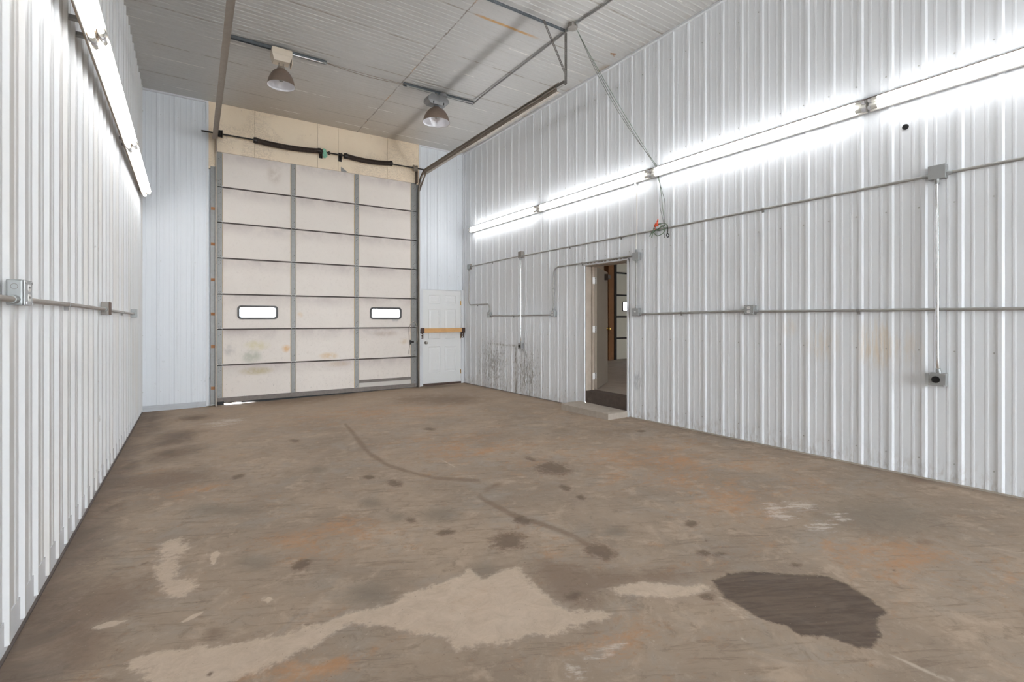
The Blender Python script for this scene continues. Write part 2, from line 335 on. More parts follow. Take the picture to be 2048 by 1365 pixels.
# ---------------------------------------------------------------- mesh builder
class MB:
    """collects boxes, tubes, lathes and prisms and links them as ONE mesh object"""
    def __init__(s): s.v = []; s.f = []; s.m = []; s.sm = []
    def add(s, verts, faces, mi=0, smooth=False, M=None):
        b = len(s.v)
        s.v += [tuple(M @ Vector(v)) if M is not None else tuple(v) for v in verts]
        s.f += [tuple(b + i for i in f) for f in faces]; s.m += [mi] * len(faces); s.sm += [smooth] * len(faces)
        return s
    def box(s, x0, x1, y0, y1, z0, z1, mi=0, M=None, bev=0.0):
        if bev:
            bm = bmesh.new(); bmesh.ops.create_cube(bm, size=1)
            for v in bm.verts: v.co = ((x0 + x1) / 2 + v.co.x * (x1 - x0), (y0 + y1) / 2 + v.co.y * (y1 - y0), (z0 + z1) / 2 + v.co.z * (z1 - z0))
            bmesh.ops.bevel(bm, geom=bm.edges[:], offset=bev, segments=2, affect='EDGES', profile=.6)
            bm.verts.index_update()
            s.add([v.co[:] for v in bm.verts], [[v.index for v in f.verts] for f in bm.faces], mi, False, M); bm.free(); return s
        V = [(x, y, z) for x in (x0, x1) for y in (y0, y1) for z in (z0, z1)]
        return s.add(V, [(0, 1, 3, 2), (4, 6, 7, 5), (0, 4, 5, 1), (2, 3, 7, 6), (0, 2, 6, 4), (1, 5, 7, 3)], mi, False, M)
    def tube(s, pts, r, seg=10, mi=0, cap=True, M=None, up=None):
        P = [Vector(p) for p in pts]; n = len(P); V = []; F = []
        R = r if isinstance(r, (list, tuple)) else [r] * n
        t0 = (P[1] - P[0]).normalized()
        a = Vector((0, 0, 1)) if abs(t0.z) < .9 else Vector((1, 0, 0))
        nx = t0.cross(a).normalized()
        for i in range(n):
            t = (P[min(i + 1, n - 1)] - P[max(i - 1, 0)]).normalized()
            nx = (nx - t * nx.dot(t)).normalized(); ny = t.cross(nx)
            for k in range(seg):
                an = 2 * PI * k / seg
                V.append(tuple(P[i] + (nx * math.cos(an) + ny * math.sin(an)) * R[i]))
        for i in range(n - 1):
            for k in range(seg):
                F.append((i * seg + k, i * seg + (k + 1) % seg, (i + 1) * seg + (k + 1) % seg, (i + 1) * seg + k))
        s.add(V, F, mi, True, M)
        if cap:
            s.add(V[:seg], [tuple(range(seg))[::-1]], mi, False, M); s.add(V[-seg:], [tuple(range(seg))], mi, False, M)
        return s
    def sweep(s, prof, frames, mi=0, cap=True):
        """prof: 2-D closed outline; frames: list of (origin, axis_a, axis_b)"""
        n = len(prof); V = []; F = []
        for o, a, b in frames:
            o, a, b = Vector(o), Vector(a), Vector(b)
            V += [tuple(o + a * p[0] + b * p[1]) for p in prof]
        for i in range(len(frames) - 1):
            for k in range(n):
                F.append((i * n + k, i * n + (k + 1) % n, (i + 1) * n + (k + 1) % n, (i + 1) * n + k))
        if cap: F += [tuple(range(n))[::-1], tuple((len(frames) - 1) * n + k for k in range(n))]
        return s.add(V, F, mi)
    def lathe(s, prof, seg=24, mi=0, M=None, smooth=True):
        V = []; F = []; n = len(prof)
        for k in range(seg):
            a = 2 * PI * k / seg
            V += [(r * math.cos(a), r * math.sin(a), z) for r, z in prof]
        for k in range(seg):
            k2 = (k + 1) % seg
            for i in range(n - 1): F.append((k * n + i, k2 * n + i, k2 * n + i + 1, k * n + i + 1))
        return s.add(V, F, mi, smooth, M)
    def disc(s, r, seg=16, M=None, mi=0, h=0.0):
        if h: return s.lathe([(0.0001, 0), (r, 0), (r, h), (0.0001, h)], seg, mi, M, False)
        return s.add([(r * math.cos(2 * PI * k / seg), r * math.sin(2 * PI * k / seg), 0) for k in range(seg)], [tuple(range(seg))], mi, False, M)
    def build(s, name, mats, parent=None, kind=None, label=None, cat=None, group=None, origin=None):
        me = bpy.data.meshes.new(name)
        o = Vector(origin) if origin is not None else Vector((0, 0, 0))
        if origin is None and parent is None and kind is None and s.v:
            xs, ys, zs = zip(*s.v); o = Vector(((min(xs) + max(xs)) / 2, (min(ys) + max(ys)) / 2, min(zs)))
        me.from_pydata([tuple(Vector(v) - o) for v in s.v], [], s.f)
        for m in (mats if isinstance(mats, (list, tuple)) else [mats]): me.materials.append(m)
        me.polygons.foreach_set('material_index', s.m); me.polygons.foreach_set('use_smooth', s.sm)
        me.update()
        ob = bpy.data.objects.new(name, me); COL.objects.link(ob); ob.location = o
        if parent is not None: ob.parent = parent
        if kind: ob['kind'] = kind
        tag(ob, label, cat, group)
        return ob
def tag(o, label=None, cat=None, group=None):
    if label: o['label'] = label
    if cat: o['category'] = cat
    if group: o['group'] = group
    return o
def thing(name, loc, label, cat, group=None):
    o = bpy.data.objects.new(name, None); COL.objects.link(o); o.location = loc
    o.empty_display_size = .1
    return tag(o, label, cat, group)
def part(mb, name, mats, root, label=None):
    """a part modelled in world coordinates, parented to root without moving"""
    ob = mb.build(name, mats, root, label=label)
    p, off = root, Vector((0, 0, 0))
    while p is not None: off += p.location; p = p.parent
    me = ob.data; n = len(me.vertices); co = np.empty(n * 3); me.vertices.foreach_get('co', co)
    co = co.reshape(-1, 3)
    c = (co.min(0) + co.max(0)) / 2 if n else np.zeros(3)
    me.vertices.foreach_set('co', (co - c).ravel()); me.update()
    ob.location = Vector(c) - off
    return ob
def struct(mb, name, mats): return mb.build(name, mats, None, 'structure')
def rotM(loc, rot=(0, 0, 0)):
    from mathutils import Euler
    return Matrix.Translation(loc) @ Euler(rot).to_matrix().to_4x4()
def bend(pts, r=.12, n=6):
    """round the inner corners of a polyline"""
    P = [Vector(p) for p in pts]; out = [P[0]]
    for i in range(1, len(P) - 1):
        a, b = (P[i - 1] - P[i]), (P[i + 1] - P[i]); rr = min(r, a.length * .49, b.length * .49)
        a, b = P[i] + a.normalized() * rr, P[i] + b.normalized() * rr
        for k in range(n + 1):
            t = k / n; out.append(a * (1 - t) ** 2 + P[i] * 2 * t * (1 - t) + b * t * t)
    return out + [P[-1]]

# ---------------------------------------------------------------- ribbed sheet
PITCH = .2286
RIB = [.019, .0045, .011]          # rib height, small rib height, flank width
def rib_pts():
    h, m, f = RIB
    return [(0, h), (.011, h), (.011 + f, 0), (.060, 0), (.068, m), (.080, m), (.088, 0), (.1406, 0), (.1486, m), (.1606, m), (.1686, 0), (PITCH - .011 - f, 0), (PITCH - .011, h), (PITCH, h)]
def rib_h(d):
    """height of the sheet at distance d (0..PITCH) past a major rib's middle"""
    pts = rib_pts()
    for (a, ha), (b, hb) in zip(pts, pts[1:]):
        if d <= b + 1e-9: return ha + (hb - ha) * (d - a) / (b - a)
    return RIB[0]
def sheet_cols(s0, s1, phase, extra=()):
    cols = {s0, s1, *[e for e in extra if s0 < e < s1]}
    k = math.floor((s0 - phase) / PITCH)
    while phase + k * PITCH < s1:
        for b in [p_[0] for p_ in rib_pts()[:-1]]:
            s = phase + k * PITCH + b
            if s0 < s < s1: cols.add(s)
        k += 1
    cs = sorted(cols); out = [cs[0]]
    for c in cs[1:]:
        if c - out[-1] > 1e-4: out.append(c)
    return [(c, rib_h((c - phase) % PITCH)) for c in out]
def sheet(mb, place, s0, s1, phase, z0, z1, holes=(), flip=False, screws=(), mi_screw=1):
    """place(s, height, z) -> world point; holes: (sa, sb, za, zb) left open"""
    cols = sheet_cols(s0, s1, phase, [h for a, b, *_ in holes for h in (a, b)])
    def col_runs(sm):
        cuts = [(a, b) for sa, sb, a, b in holes if sa - 1e-6 < sm < sb + 1e-6]
        runs, z = [], z0
        for a, b in sorted(cuts):
            if a > z: runs.append((z, a))
            z = b
        if z < z1: runs.append((z, z1))
        return runs
    for (sa, ha), (sb, hb) in zip(cols, cols[1:]):
        for za, zb in col_runs((sa + sb) / 2):
            V = [place(sa, ha, za), place(sb, hb, za), place(sb, hb, zb), place(sa, ha, zb)]
            mb.add(V, [(3, 2, 1, 0) if flip else (0, 1, 2, 3)])
    k = math.ceil((s0 - phase) / PITCH)
    while phase + k * PITCH < s1:
        s = phase + k * PITCH + .034
        for z in screws:
            if s > s1 or any(a - .03 < s < b + .03 and za - .03 < z < zb + .03 for a, b, za, zb in holes): continue
            c = [place(s + .0065 * math.cos(i * PI / 3), 0.0006, z + .0065 * math.sin(i * PI / 3)) for i in range(6)]
            d = [place(s + .0055 * math.cos(i * PI / 3), .006, z + .0055 * math.sin(i * PI / 3)) for i in range(6)]
            mb.add(c + d, [(0 + i, (i + 1) % 6, 6 + (i + 1) % 6, 6 + i) for i in range(6)] + [tuple(range(6, 12))], mi_screw)
        k += 1

M_SCREW = plain('screw_zinc', (.60, .60, .59), .45, .4, var=.1)
ROWS = (.30, 1.19, 2.37, 3.545, 4.70)

# right wall, with the open doorway
DY0, DY1, DZ = 4.80, 5.668, 2.264
RIB[:] = [.0095, .0022, .015]
w = MB()
sheet(w, lambda s, h, z: (XR - h, s, z), YF, YB, 1.995, -.05, H, [(DY0, DY1, -.1, DZ)], True, ROWS)
struct(w, 'wall_right', [M_WR, M_SCREW])
# left wall
RIB[:] = [.019, .0045, .011]
w = MB()
sheet(w, lambda s, h, z: (left_x(s) + h, s, z if z > .06 else floor_z(left_x(s), s) + .036), YF, YB, 2.87, .055, H, (), False, ROWS)
struct(w, 'wall_left', [M_WL, M_SCREW])
# back wall: beside the overhead door, and round the entry door
RIB[:] = [.010, .0026, .015]
GX0, GX1, GZ = .333, 3.995, 4.245
EX0, EX1, EZ = 4.101, 4.990, 2.062
w = MB()
sheet(w, lambda s, h, z: (s, YB - h, z), XL - .02, GX0 - .03, .082, .03, H, (), True, ROWS)
sheet(w, lambda s, h, z: (s, YB - h, z), GX1 + .02, XR, 4.222, .0, H, [(EX0, EX1, -.1, EZ)], True, ROWS[2:])
w.box(XL - .2, GX0 - .03, YB + .03, YB + .2, -.1, H); w.box(GX1 + .02, EX0 - .05, YB + .03, YB + .2, -.1, H)
w.box(EX1 + .05, XR + .2, YB + .03, YB + .2, -.1, H); w.box(EX0 - .05, EX1 + .05, YB + .03, YB + .2, EZ + .05, H)
w.box(EX0 - .05, EX1 + .05, YB + .10, YB + .2, -.1, EZ + .05); w.box(GX0 - .03, GX1 + .02, YB + .03, YB + .2, GZ + .06, H)
w.box(GX0 - .03, .47, YB + .036, YB + .06, -.1, GZ + .06); w.box(3.91, GX1 + .02, YB + .036, YB + .06, -.1, GZ + .06)  # unseen boxes added behind the jambs to block daylight leaks
struct(w, 'wall_back', [M_WB, M_SCREW])
# cream boards over the overhead door
w = MB()
for a, b in ((GX0 - .03, .425), (.428, .983), (.987, 2.022), (2.026, 2.390), (2.394, 3.341), (3.345, 3.965), (3.968, GX1 + .02)):
    lo = GZ if a > .42 and b < 3.97 else (3.95 if a < 1 else GZ - .02)
    w.box(a, b, YB - .022 if .42 < a < 3.9 else YB - .018, YB + .03, lo, H - .001)
struct(w, 'trim_1', M_HEAD)
# front wall behind the camera: a wide open bay door
w = MB()
w.box(XL - .3, .15, YF - .12, YF, -.1, H); w.box(4.35, XR + .2, YF - .12, YF, -.1, H); w.box(.15, 4.35, YF - .12, YF, 4.3, H)
struct(w, 'wall_front', M_WB)

# ceiling: ribbed liner, ribs run across the room
w = MB(); y = YF
ys = []
k = 0
while YF + k * .0788 < YB + .05:
    b = YF + k * .0788
    ys += [(b, 0), (b + .050, 0), (b + .056, .0035), (b + .070, .0035), (b + .0755, 0)]; k += 1
for (ya, ha), (yb, hb) in zip(ys, ys[1:]):
    w.add([(XL - .3, ya, H - ha), (XR + .05, ya, H - ha), (XR + .05, yb, H - hb), (XL - .3, yb, H - hb)], [(3, 2, 1, 0)])
w.box(XL - .3, XR + .05, YF, YB + .1, H + .01, H + .1)
struct(w, 'ceiling', M_CEIL)
# white edge strips where ceiling meets walls, corner strips
struct(MB().box(XR - .034, XR - .0005, YF, YB - .03, H - .030, H - .004), 'trim_2', M_TRIM)
struct(MB().box(XL, GX0 - .03, YB - .034, YB - .001, H - .03, H - .004), 'trim_3', M_TRIM)
struct(MB().box(GX1 + .02, XR - .034, YB - .034, YB - .001, H - .03, H - .004), 'trim_4', M_TRIM)
struct(MB().box(XR - .028, XR - .001, YB - .030, YB - .002, .06, H - .03), 'trim_5', M_TRIM)
t = MB().box(GX0 - .062, GX0 - .028, YB - .030, YB, .02, H - .03)
struct(t, 'trim_6', M_TRIM)
t = MB().box(GX1 + .018, GX1 + .05, YB - .030, YB, .04, H - .03)
struct(t, 'trim_7', M_TRIM)
# base strips
def strip_along_y(x_of, y0, y1, th, h0, h1):
    m = MB(); n = 24
    for i in range(n):
        a, b = y0 + (y1 - y0) * i / n, y0 + (y1 - y0) * (i + 1) / n
        xa, xb = x_of(a), x_of(b); za, zb = floor_z(xa, a), floor_z(xb, b)
        m.add([(xa, a, za + h0), (xa + th, a, za + h0), (xa + th, a, za + h1), (xa, a, za + h1), (xb, b, zb + h0), (xb + th, b, zb + h0), (xb + th, b, zb + h1), (xb, b, zb + h1)],
              [(0, 1, 5, 4), (1, 2, 6, 5), (2, 3, 7, 6), (3, 0, 4, 7)])
    return m
struct(strip_along_y(lambda y: left_x(y) - .012, YF, YB - .03, .017, .010, .14), 'baseboard_left', M_TRIM)
struct(strip_along_y(lambda y: left_x(y) - .03, YF, YB - .03, .046, -.02, .006), 'trim_8', M_SILL)
struct(strip_along_y(lambda y: XR - .020, YF, 4.76, .015, -.01, .012), 'trim_9', M_STEP)
struct(strip_along_y(lambda y: XR - .020, 5.80, YB - .03, .015, -.01, .010), 'trim_10', M_DIRTY)
m = MB(); m.box(XL, GX0 - .06, YB - .040, YB, .0, .052); m.add([(XL, YB - .046, .052), (GX0 - .06, YB - .046, .052), (GX0 - .06, YB - .012, .088), (XL, YB - .012, .088)], [(0, 1, 2, 3)])
struct(m, 'baseboard_back', plain('grey_base_flashing', (.52, .54, .56), .5, var=.1, scale=8, dirt=(.3, .28, .26), dirt_amt=.4))

# ---------------------------------------------------------------- floor with its stains
STAINS = [
('D',0.060,[(2.26,1.57),(2.37,1.56),(2.43,1.54),(2.56,1.47),(2.63,1.38),(2.78,1.25),(2.77,1.14),(2.72,1.03),(2.66,0.94),(2.56,0.94),(2.46,0.88),(2.31,0.87),(2.27,0.92),(2.24,1.01),(2.17,1.07),(2.18,1.15),(2.13,1.24),(2.15,1.34),(2.16,1.44)]),
('S',0.163,[(2.87,3.40),(2.80,3.34),(2.72,3.34),(2.66,3.39),(2.62,3.48),(2.63,3.59),(2.68,3.68),(2.75,3.74),(2.84,3.75),(2.91,3.69),(2.94,3.60),(2.93,3.49)]),
('S',0.055,[(2.80,3.82),(2.78,3.81),(2.76,3.82),(2.74,3.86),(2.74,3.91),(2.75,3.96),(2.77,4.00),(2.79,4.01),(2.82,4.00),(2.83,3.96),(2.83,3.91),(2.82,3.86)]),
('S',0.052,[(2.54,3.01),(2.52,3.00),(2.50,3.01),(2.49,3.04),(2.49,3.08),(2.50,3.13),(2.53,3.16),(2.55,3.18),(2.58,3.17),(2.59,3.13),(2.58,3.09),(2.57,3.05)]),
('S',0.042,[(2.52,2.81),(2.50,2.80),(2.48,2.80),(2.46,2.81),(2.46,2.84),(2.46,2.87),(2.48,2.89),(2.50,2.90),(2.52,2.90),(2.54,2.89),(2.54,2.86),(2.53,2.84)]),
('S',0.110,[(1.75,2.48),(1.70,2.44),(1.64,2.43),(1.59,2.44),(1.55,2.49),(1.54,2.55),(1.56,2.61),(1.60,2.66),(1.66,2.67),(1.72,2.65),(1.76,2.60),(1.77,2.54)]),
('S',0.065,[(1.94,2.69),(1.91,2.67),(1.88,2.67),(1.85,2.69),(1.83,2.72),(1.83,2.76),(1.84,2.80),(1.87,2.82),(1.91,2.82),(1.94,2.81),(1.95,2.77),(1.95,2.73)]),
('S',0.082,[(2.03,2.01),(1.99,2.00),(1.96,2.01),(1.93,2.05),(1.93,2.10),(1.94,2.16),(1.97,2.20),(2.02,2.22),(2.05,2.21),(2.08,2.16),(2.08,2.11),(2.07,2.05)]),
('B',0.025,[(1.91,2.70),(1.94,2.59),(1.97,2.47),(1.99,2.33),(1.97,2.18),(2.03,2.21),(2.04,2.37),(2.02,2.52),(1.99,2.64),(1.97,2.76)]),
('S',0.053,[(1.45,2.87),(1.43,2.84),(1.40,2.83),(1.36,2.84),(1.34,2.85),(1.32,2.88),(1.32,2.90),(1.34,2.92),(1.37,2.94),(1.40,2.93),(1.43,2.92),(1.45,2.89)]),
('G',0.084,[(1.43,2.25),(1.39,2.22),(1.35,2.22),(1.31,2.23),(1.27,2.27),(1.26,2.31),(1.27,2.36),(1.31,2.39),(1.35,2.40),(1.40,2.39),(1.43,2.35),(1.44,2.30)]),
('S',0.048,[(1.31,3.17),(1.29,3.14),(1.27,3.14),(1.25,3.14),(1.23,3.16),(1.23,3.19),(1.23,3.22),(1.25,3.25),(1.27,3.26),(1.29,3.25),(1.31,3.23),(1.32,3.20)]),
('G',0.125,[(1.59,3.07),(1.54,3.02),(1.48,3.00),(1.42,3.02),(1.37,3.07),(1.36,3.15),(1.37,3.22),(1.41,3.28),(1.48,3.30),(1.54,3.28),(1.59,3.22),(1.60,3.14)]),
('G',0.070,[(1.28,3.25),(1.26,3.22),(1.23,3.21),(1.19,3.22),(1.17,3.25),(1.15,3.30),(1.16,3.34),(1.18,3.37),(1.21,3.39),(1.25,3.37),(1.28,3.34),(1.29,3.30)]),
('G',0.100,[(0.86,2.37),(0.82,2.33),(0.78,2.32),(0.73,2.34),(0.69,2.38),(0.66,2.44),(0.67,2.51),(0.69,2.55),(0.74,2.57),(0.80,2.55),(0.84,2.50),(0.86,2.44)]),
('S',0.050,[(1.63,1.84),(1.61,1.82),(1.58,1.81),(1.55,1.81),(1.53,1.82),(1.52,1.85),(1.52,1.87),(1.55,1.89),(1.58,1.90),(1.61,1.90),(1.63,1.88),(1.64,1.86)]),
('S',0.072,[(1.51,3.93),(1.49,3.89),(1.45,3.89),(1.42,3.91),(1.40,3.95),(1.39,4.00),(1.40,4.05),(1.42,4.09),(1.46,4.10),(1.49,4.08),(1.51,4.03),(1.52,3.98)]),
('S',0.048,[(1.37,4.26),(1.36,4.24),(1.34,4.23),(1.31,4.24),(1.29,4.26),(1.28,4.29),(1.29,4.32),(1.30,4.35),(1.32,4.36),(1.35,4.35),(1.37,4.32),(1.38,4.29)]),
('S',0.085,[(2.62,5.69),(2.59,5.65),(2.55,5.64),(2.51,5.65),(2.48,5.69),(2.47,5.74),(2.48,5.80),(2.51,5.84),(2.55,5.85),(2.59,5.84),(2.62,5.80),(2.63,5.74)]),
('G',0.074,[(1.22,3.63),(1.20,3.60),(1.17,3.58),(1.13,3.60),(1.10,3.63),(1.08,3.68),(1.09,3.73),(1.11,3.76),(1.14,3.77),(1.18,3.76),(1.21,3.72),(1.23,3.68)]),
('S',0.041,[(2.80,2.04),(2.77,2.03),(2.74,2.02),(2.72,2.03),(2.71,2.04),(2.71,2.06),(2.73,2.09),(2.76,2.10),(2.79,2.10),(2.81,2.10),(2.82,2.08),(2.82,2.06)]),
('G',0.065,[(2.34,2.22),(2.30,2.20),(2.26,2.19),(2.23,2.21),(2.21,2.23),(2.20,2.27),(2.22,2.30),(2.26,2.32),(2.30,2.32),(2.33,2.31),(2.35,2.28),(2.36,2.25)]),
('S',0.060,[(4.59,4.05),(4.56,4.03),(4.53,4.03),(4.49,4.04),(4.47,4.07),(4.47,4.10),(4.49,4.13),(4.52,4.15),(4.56,4.15),(4.59,4.13),(4.61,4.11),(4.61,4.08)]),
('B',0.056,[(2.18,3.48),(2.15,3.44),(2.10,3.40),(2.05,3.38),(2.00,3.37),(1.97,3.37),(1.97,3.40),(2.00,3.43),(2.04,3.47),(2.10,3.50),(2.15,3.51),(2.17,3.50)]),
('B',0.030,[(1.75,6.71),(1.63,5.82),(1.54,5.07),(1.56,4.50),(1.66,4.18),(1.77,3.88),(2.05,3.59),(2.10,3.67),(1.81,3.97),(1.70,4.25),(1.61,4.60),(1.61,5.18),(1.71,5.94),(1.79,6.80)]),
('B',0.026,[(1.86,3.32),(1.85,3.08),(1.86,2.93),(1.86,2.72),(1.94,2.80),(1.92,2.99),(1.91,3.14),(1.90,3.36)]),
('B',0.120,[(1.55,2.22),(1.69,2.23),(1.86,1.97),(2.15,1.77),(2.25,1.62),(2.06,1.65),(1.81,1.77),(1.69,1.77),(1.62,1.71),(1.52,1.77),(1.47,1.86),(1.48,2.02)]),
('S',0.040,[(2.13,1.45),(2.11,1.44),(2.09,1.45),(2.07,1.46),(2.06,1.48),(2.06,1.50),(2.08,1.52),(2.10,1.52),(2.12,1.52),(2.14,1.50),(2.15,1.48),(2.14,1.46)]),
('S',0.031,[(2.78,1.37),(2.76,1.36),(2.74,1.37),(2.72,1.38),(2.72,1.39),(2.72,1.41),(2.73,1.42),(2.75,1.42),(2.77,1.42),(2.79,1.41),(2.80,1.39),(2.79,1.38)]),
('S',0.015,[(3.14,1.06),(3.13,1.06),(3.12,1.06),(3.11,1.07),(3.10,1.07),(3.10,1.08),(3.11,1.09),(3.12,1.09),(3.13,1.09),(3.14,1.08),(3.15,1.07),(3.15,1.07)]),
('S',0.036,[(2.51,1.74),(2.49,1.73),(2.47,1.73),(2.45,1.74),(2.43,1.76),(2.43,1.78),(2.44,1.79),(2.46,1.80),(2.49,1.80),(2.51,1.79),(2.52,1.77),(2.53,1.75)]),
('S',0.037,[(2.57,1.67),(2.55,1.67),(2.53,1.67),(2.50,1.68),(2.49,1.70),(2.49,1.71),(2.50,1.73),(2.52,1.74),(2.54,1.73),(2.57,1.72),(2.58,1.71),(2.59,1.69)]),
('S',0.017,[(2.66,1.85),(2.65,1.85),(2.63,1.84),(2.62,1.85),(2.62,1.85),(2.62,1.86),(2.63,1.87),(2.64,1.88),(2.65,1.88),(2.66,1.87),(2.67,1.87),(2.66,1.86)]),
('G',0.321,[(4.06,1.16),(3.86,1.15),(3.66,1.21),(3.51,1.32),(3.44,1.47),(3.46,1.62),(3.59,1.73),(3.80,1.76),(4.03,1.71),(4.21,1.57),(4.28,1.39),(4.21,1.24)]),
('B',0.099,[(5.01,1.48),(4.95,1.48),(4.90,1.50),(4.87,1.54),(4.88,1.59),(4.92,1.64),(4.98,1.67),(5.05,1.68),(5.10,1.65),(5.12,1.61),(5.11,1.56),(5.07,1.51)]),
('B',0.040,[(3.69,1.06),(3.66,1.06),(3.64,1.07),(3.61,1.09),(3.60,1.11),(3.60,1.13),(3.62,1.14),(3.64,1.15),(3.67,1.13),(3.70,1.12),(3.71,1.09),(3.71,1.07)]),
('S',0.077,[(1.11,6.09),(1.09,6.04),(1.06,6.02),(1.03,6.03),(1.00,6.07),(0.98,6.13),(0.98,6.18),(1.00,6.23),(1.03,6.25),(1.06,6.24),(1.09,6.20),(1.11,6.14)]),
('S',0.063,[(0.44,5.01),(0.43,4.97),(0.41,4.93),(0.38,4.91),(0.35,4.90),(0.32,4.92),(0.32,4.96),(0.32,5.01),(0.35,5.05),(0.38,5.07),(0.41,5.07),(0.43,5.05)]),
('G',0.151,[(0.41,4.02),(0.38,3.96),(0.30,3.96),(0.20,4.02),(0.09,4.11),(0.02,4.22),(-0.01,4.32),(0.02,4.38),(0.10,4.39),(0.21,4.33),(0.32,4.23),(0.39,4.11)]),
('G',0.085,[(0.41,3.08),(0.39,3.03),(0.36,3.02),(0.31,3.03),(0.27,3.08),(0.25,3.13),(0.24,3.20),(0.25,3.24),(0.29,3.26),(0.33,3.24),(0.38,3.20),(0.40,3.14)]),
('S',0.050,[(0.60,2.99),(0.59,2.96),(0.57,2.93),(0.54,2.91),(0.51,2.90),(0.49,2.92),(0.48,2.94),(0.49,2.97),(0.51,3.00),(0.54,3.02),(0.57,3.03),(0.59,3.01)]),
('G',0.082,[(1.08,4.75),(1.06,4.70),(1.02,4.67),(0.99,4.68),(0.95,4.72),(0.94,4.78),(0.94,4.85),(0.96,4.90),(1.00,4.92),(1.03,4.91),(1.06,4.87),(1.08,4.81)]),
('B',0.038,[(0.14,2.51),(0.14,2.49),(0.12,2.47),(0.11,2.47),(0.09,2.49),(0.07,2.51),(0.07,2.53),(0.07,2.56),(0.08,2.57),(0.10,2.58),(0.12,2.56),(0.14,2.54)]),
('B',0.038,[(0.22,2.39),(0.21,2.38),(0.18,2.37),(0.15,2.37),(0.11,2.38),(0.09,2.39),(0.08,2.41),(0.08,2.42),(0.11,2.43),(0.14,2.43),(0.18,2.42),(0.21,2.41)]),
('S',0.017,[(0.10,2.22),(0.10,2.21),(0.09,2.21),(0.08,2.22),(0.07,2.23),(0.06,2.24),(0.06,2.25),(0.06,2.26),(0.07,2.26),(0.08,2.26),(0.09,2.25),(0.10,2.23)]),
('S',0.007,[(-0.55,3.25),(-0.55,3.24),(-0.55,3.24),(-0.56,3.24),(-0.56,3.25),(-0.57,3.25),(-0.57,3.26),(-0.57,3.27),(-0.57,3.27),(-0.56,3.27),(-0.56,3.26),(-0.55,3.26)]),
('S',0.021,[(-0.17,3.50),(-0.18,3.49),(-0.18,3.48),(-0.19,3.47),(-0.21,3.47),(-0.21,3.48),(-0.22,3.49),(-0.22,3.50),(-0.21,3.51),(-0.20,3.52),(-0.19,3.52),(-0.18,3.51)]),
('K',0.291,[(-0.22,9.03),(-0.22,8.46),(-0.26,7.99),(-0.35,7.70),(-0.44,7.64),(-0.53,7.80),(-0.60,8.15),(-0.64,8.66),(-0.61,9.20),(-0.53,9.62),(-0.41,9.75),(-0.29,9.52)]),
('K',0.357,[(0.21,7.29),(0.17,7.00),(0.04,6.76),(-0.11,6.62),(-0.27,6.60),(-0.39,6.70),(-0.45,6.90),(-0.43,7.16),(-0.33,7.42),(-0.17,7.61),(0.02,7.66),(0.16,7.54)]),
('K',0.238,[(0.35,8.52),(0.31,8.39),(0.22,8.30),(0.10,8.28),(-0.01,8.33),(-0.10,8.44),(-0.14,8.58),(-0.11,8.71),(-0.02,8.81),(0.10,8.84),(0.23,8.79),(0.32,8.67)]),
('K',0.291,[(0.14,6.37),(0.10,6.19),(-0.01,6.04),(-0.15,5.97),(-0.29,5.98),(-0.40,6.08),(-0.45,6.23),(-0.43,6.40),(-0.33,6.56),(-0.19,6.66),(-0.03,6.65),(0.10,6.55)]),
('K',0.150,[(-0.34,6.20),(-0.35,6.06),(-0.39,5.91),(-0.46,5.79),(-0.53,5.72),(-0.59,5.73),(-0.63,5.80),(-0.63,5.92),(-0.59,6.07),(-0.52,6.21),(-0.44,6.29),(-0.38,6.29)]),
('K',0.110,[(-0.37,4.79),(-0.38,4.71),(-0.41,4.63),(-0.46,4.56),(-0.52,4.53),(-0.57,4.54),(-0.59,4.59),(-0.59,4.66),(-0.56,4.74),(-0.51,4.82),(-0.45,4.85),(-0.40,4.84)]),
('B',0.228,[(-0.11,3.17),(-0.12,3.01),(-0.18,2.89),(-0.27,2.83),(-0.37,2.84),(-0.46,2.91),(-0.52,3.03),(-0.54,3.18),(-0.49,3.32),(-0.40,3.41),(-0.28,3.41),(-0.17,3.32)]),
('B',0.128,[(-0.29,2.85),(-0.27,2.72),(-0.28,2.62),(-0.31,2.56),(-0.36,2.56),(-0.42,2.60),(-0.46,2.69),(-0.49,2.81),(-0.49,2.92),(-0.45,3.00),(-0.40,3.02),(-0.33,2.96)]),
('B',0.286,[(0.17,5.21),(0.13,5.07),(0.01,4.99),(-0.14,5.00),(-0.30,5.07),(-0.42,5.21),(-0.47,5.37),(-0.45,5.52),(-0.34,5.61),(-0.17,5.62),(0.00,5.54),(0.13,5.38)]),
('B',0.574,[(4.25,7.30),(4.04,7.14),(3.74,7.15),(3.42,7.32),(3.16,7.62),(3.01,7.96),(3.02,8.29),(3.21,8.49),(3.53,8.51),(3.89,8.32),(4.18,7.98),(4.31,7.60)]),
('B',0.532,[(2.71,9.31),(2.51,9.10),(2.10,8.97),(1.61,8.95),(1.16,9.04),(0.85,9.21),(0.75,9.41),(0.89,9.62),(1.24,9.77),(1.75,9.81),(2.27,9.74),(2.63,9.55)]),
('K',0.378,[(4.80,9.28),(4.65,9.17),(4.40,9.16),(4.11,9.25),(3.85,9.41),(3.70,9.61),(3.68,9.79),(3.81,9.91),(4.06,9.93),(4.37,9.84),(4.64,9.67),(4.79,9.46)]),
('K',0.355,[(3.58,9.82),(3.40,9.67),(3.02,9.53),(2.58,9.46),(2.17,9.47),(1.90,9.54),(1.82,9.66),(1.95,9.80),(2.27,9.93),(2.72,10.02),(3.18,10.04),(3.50,9.96)]),
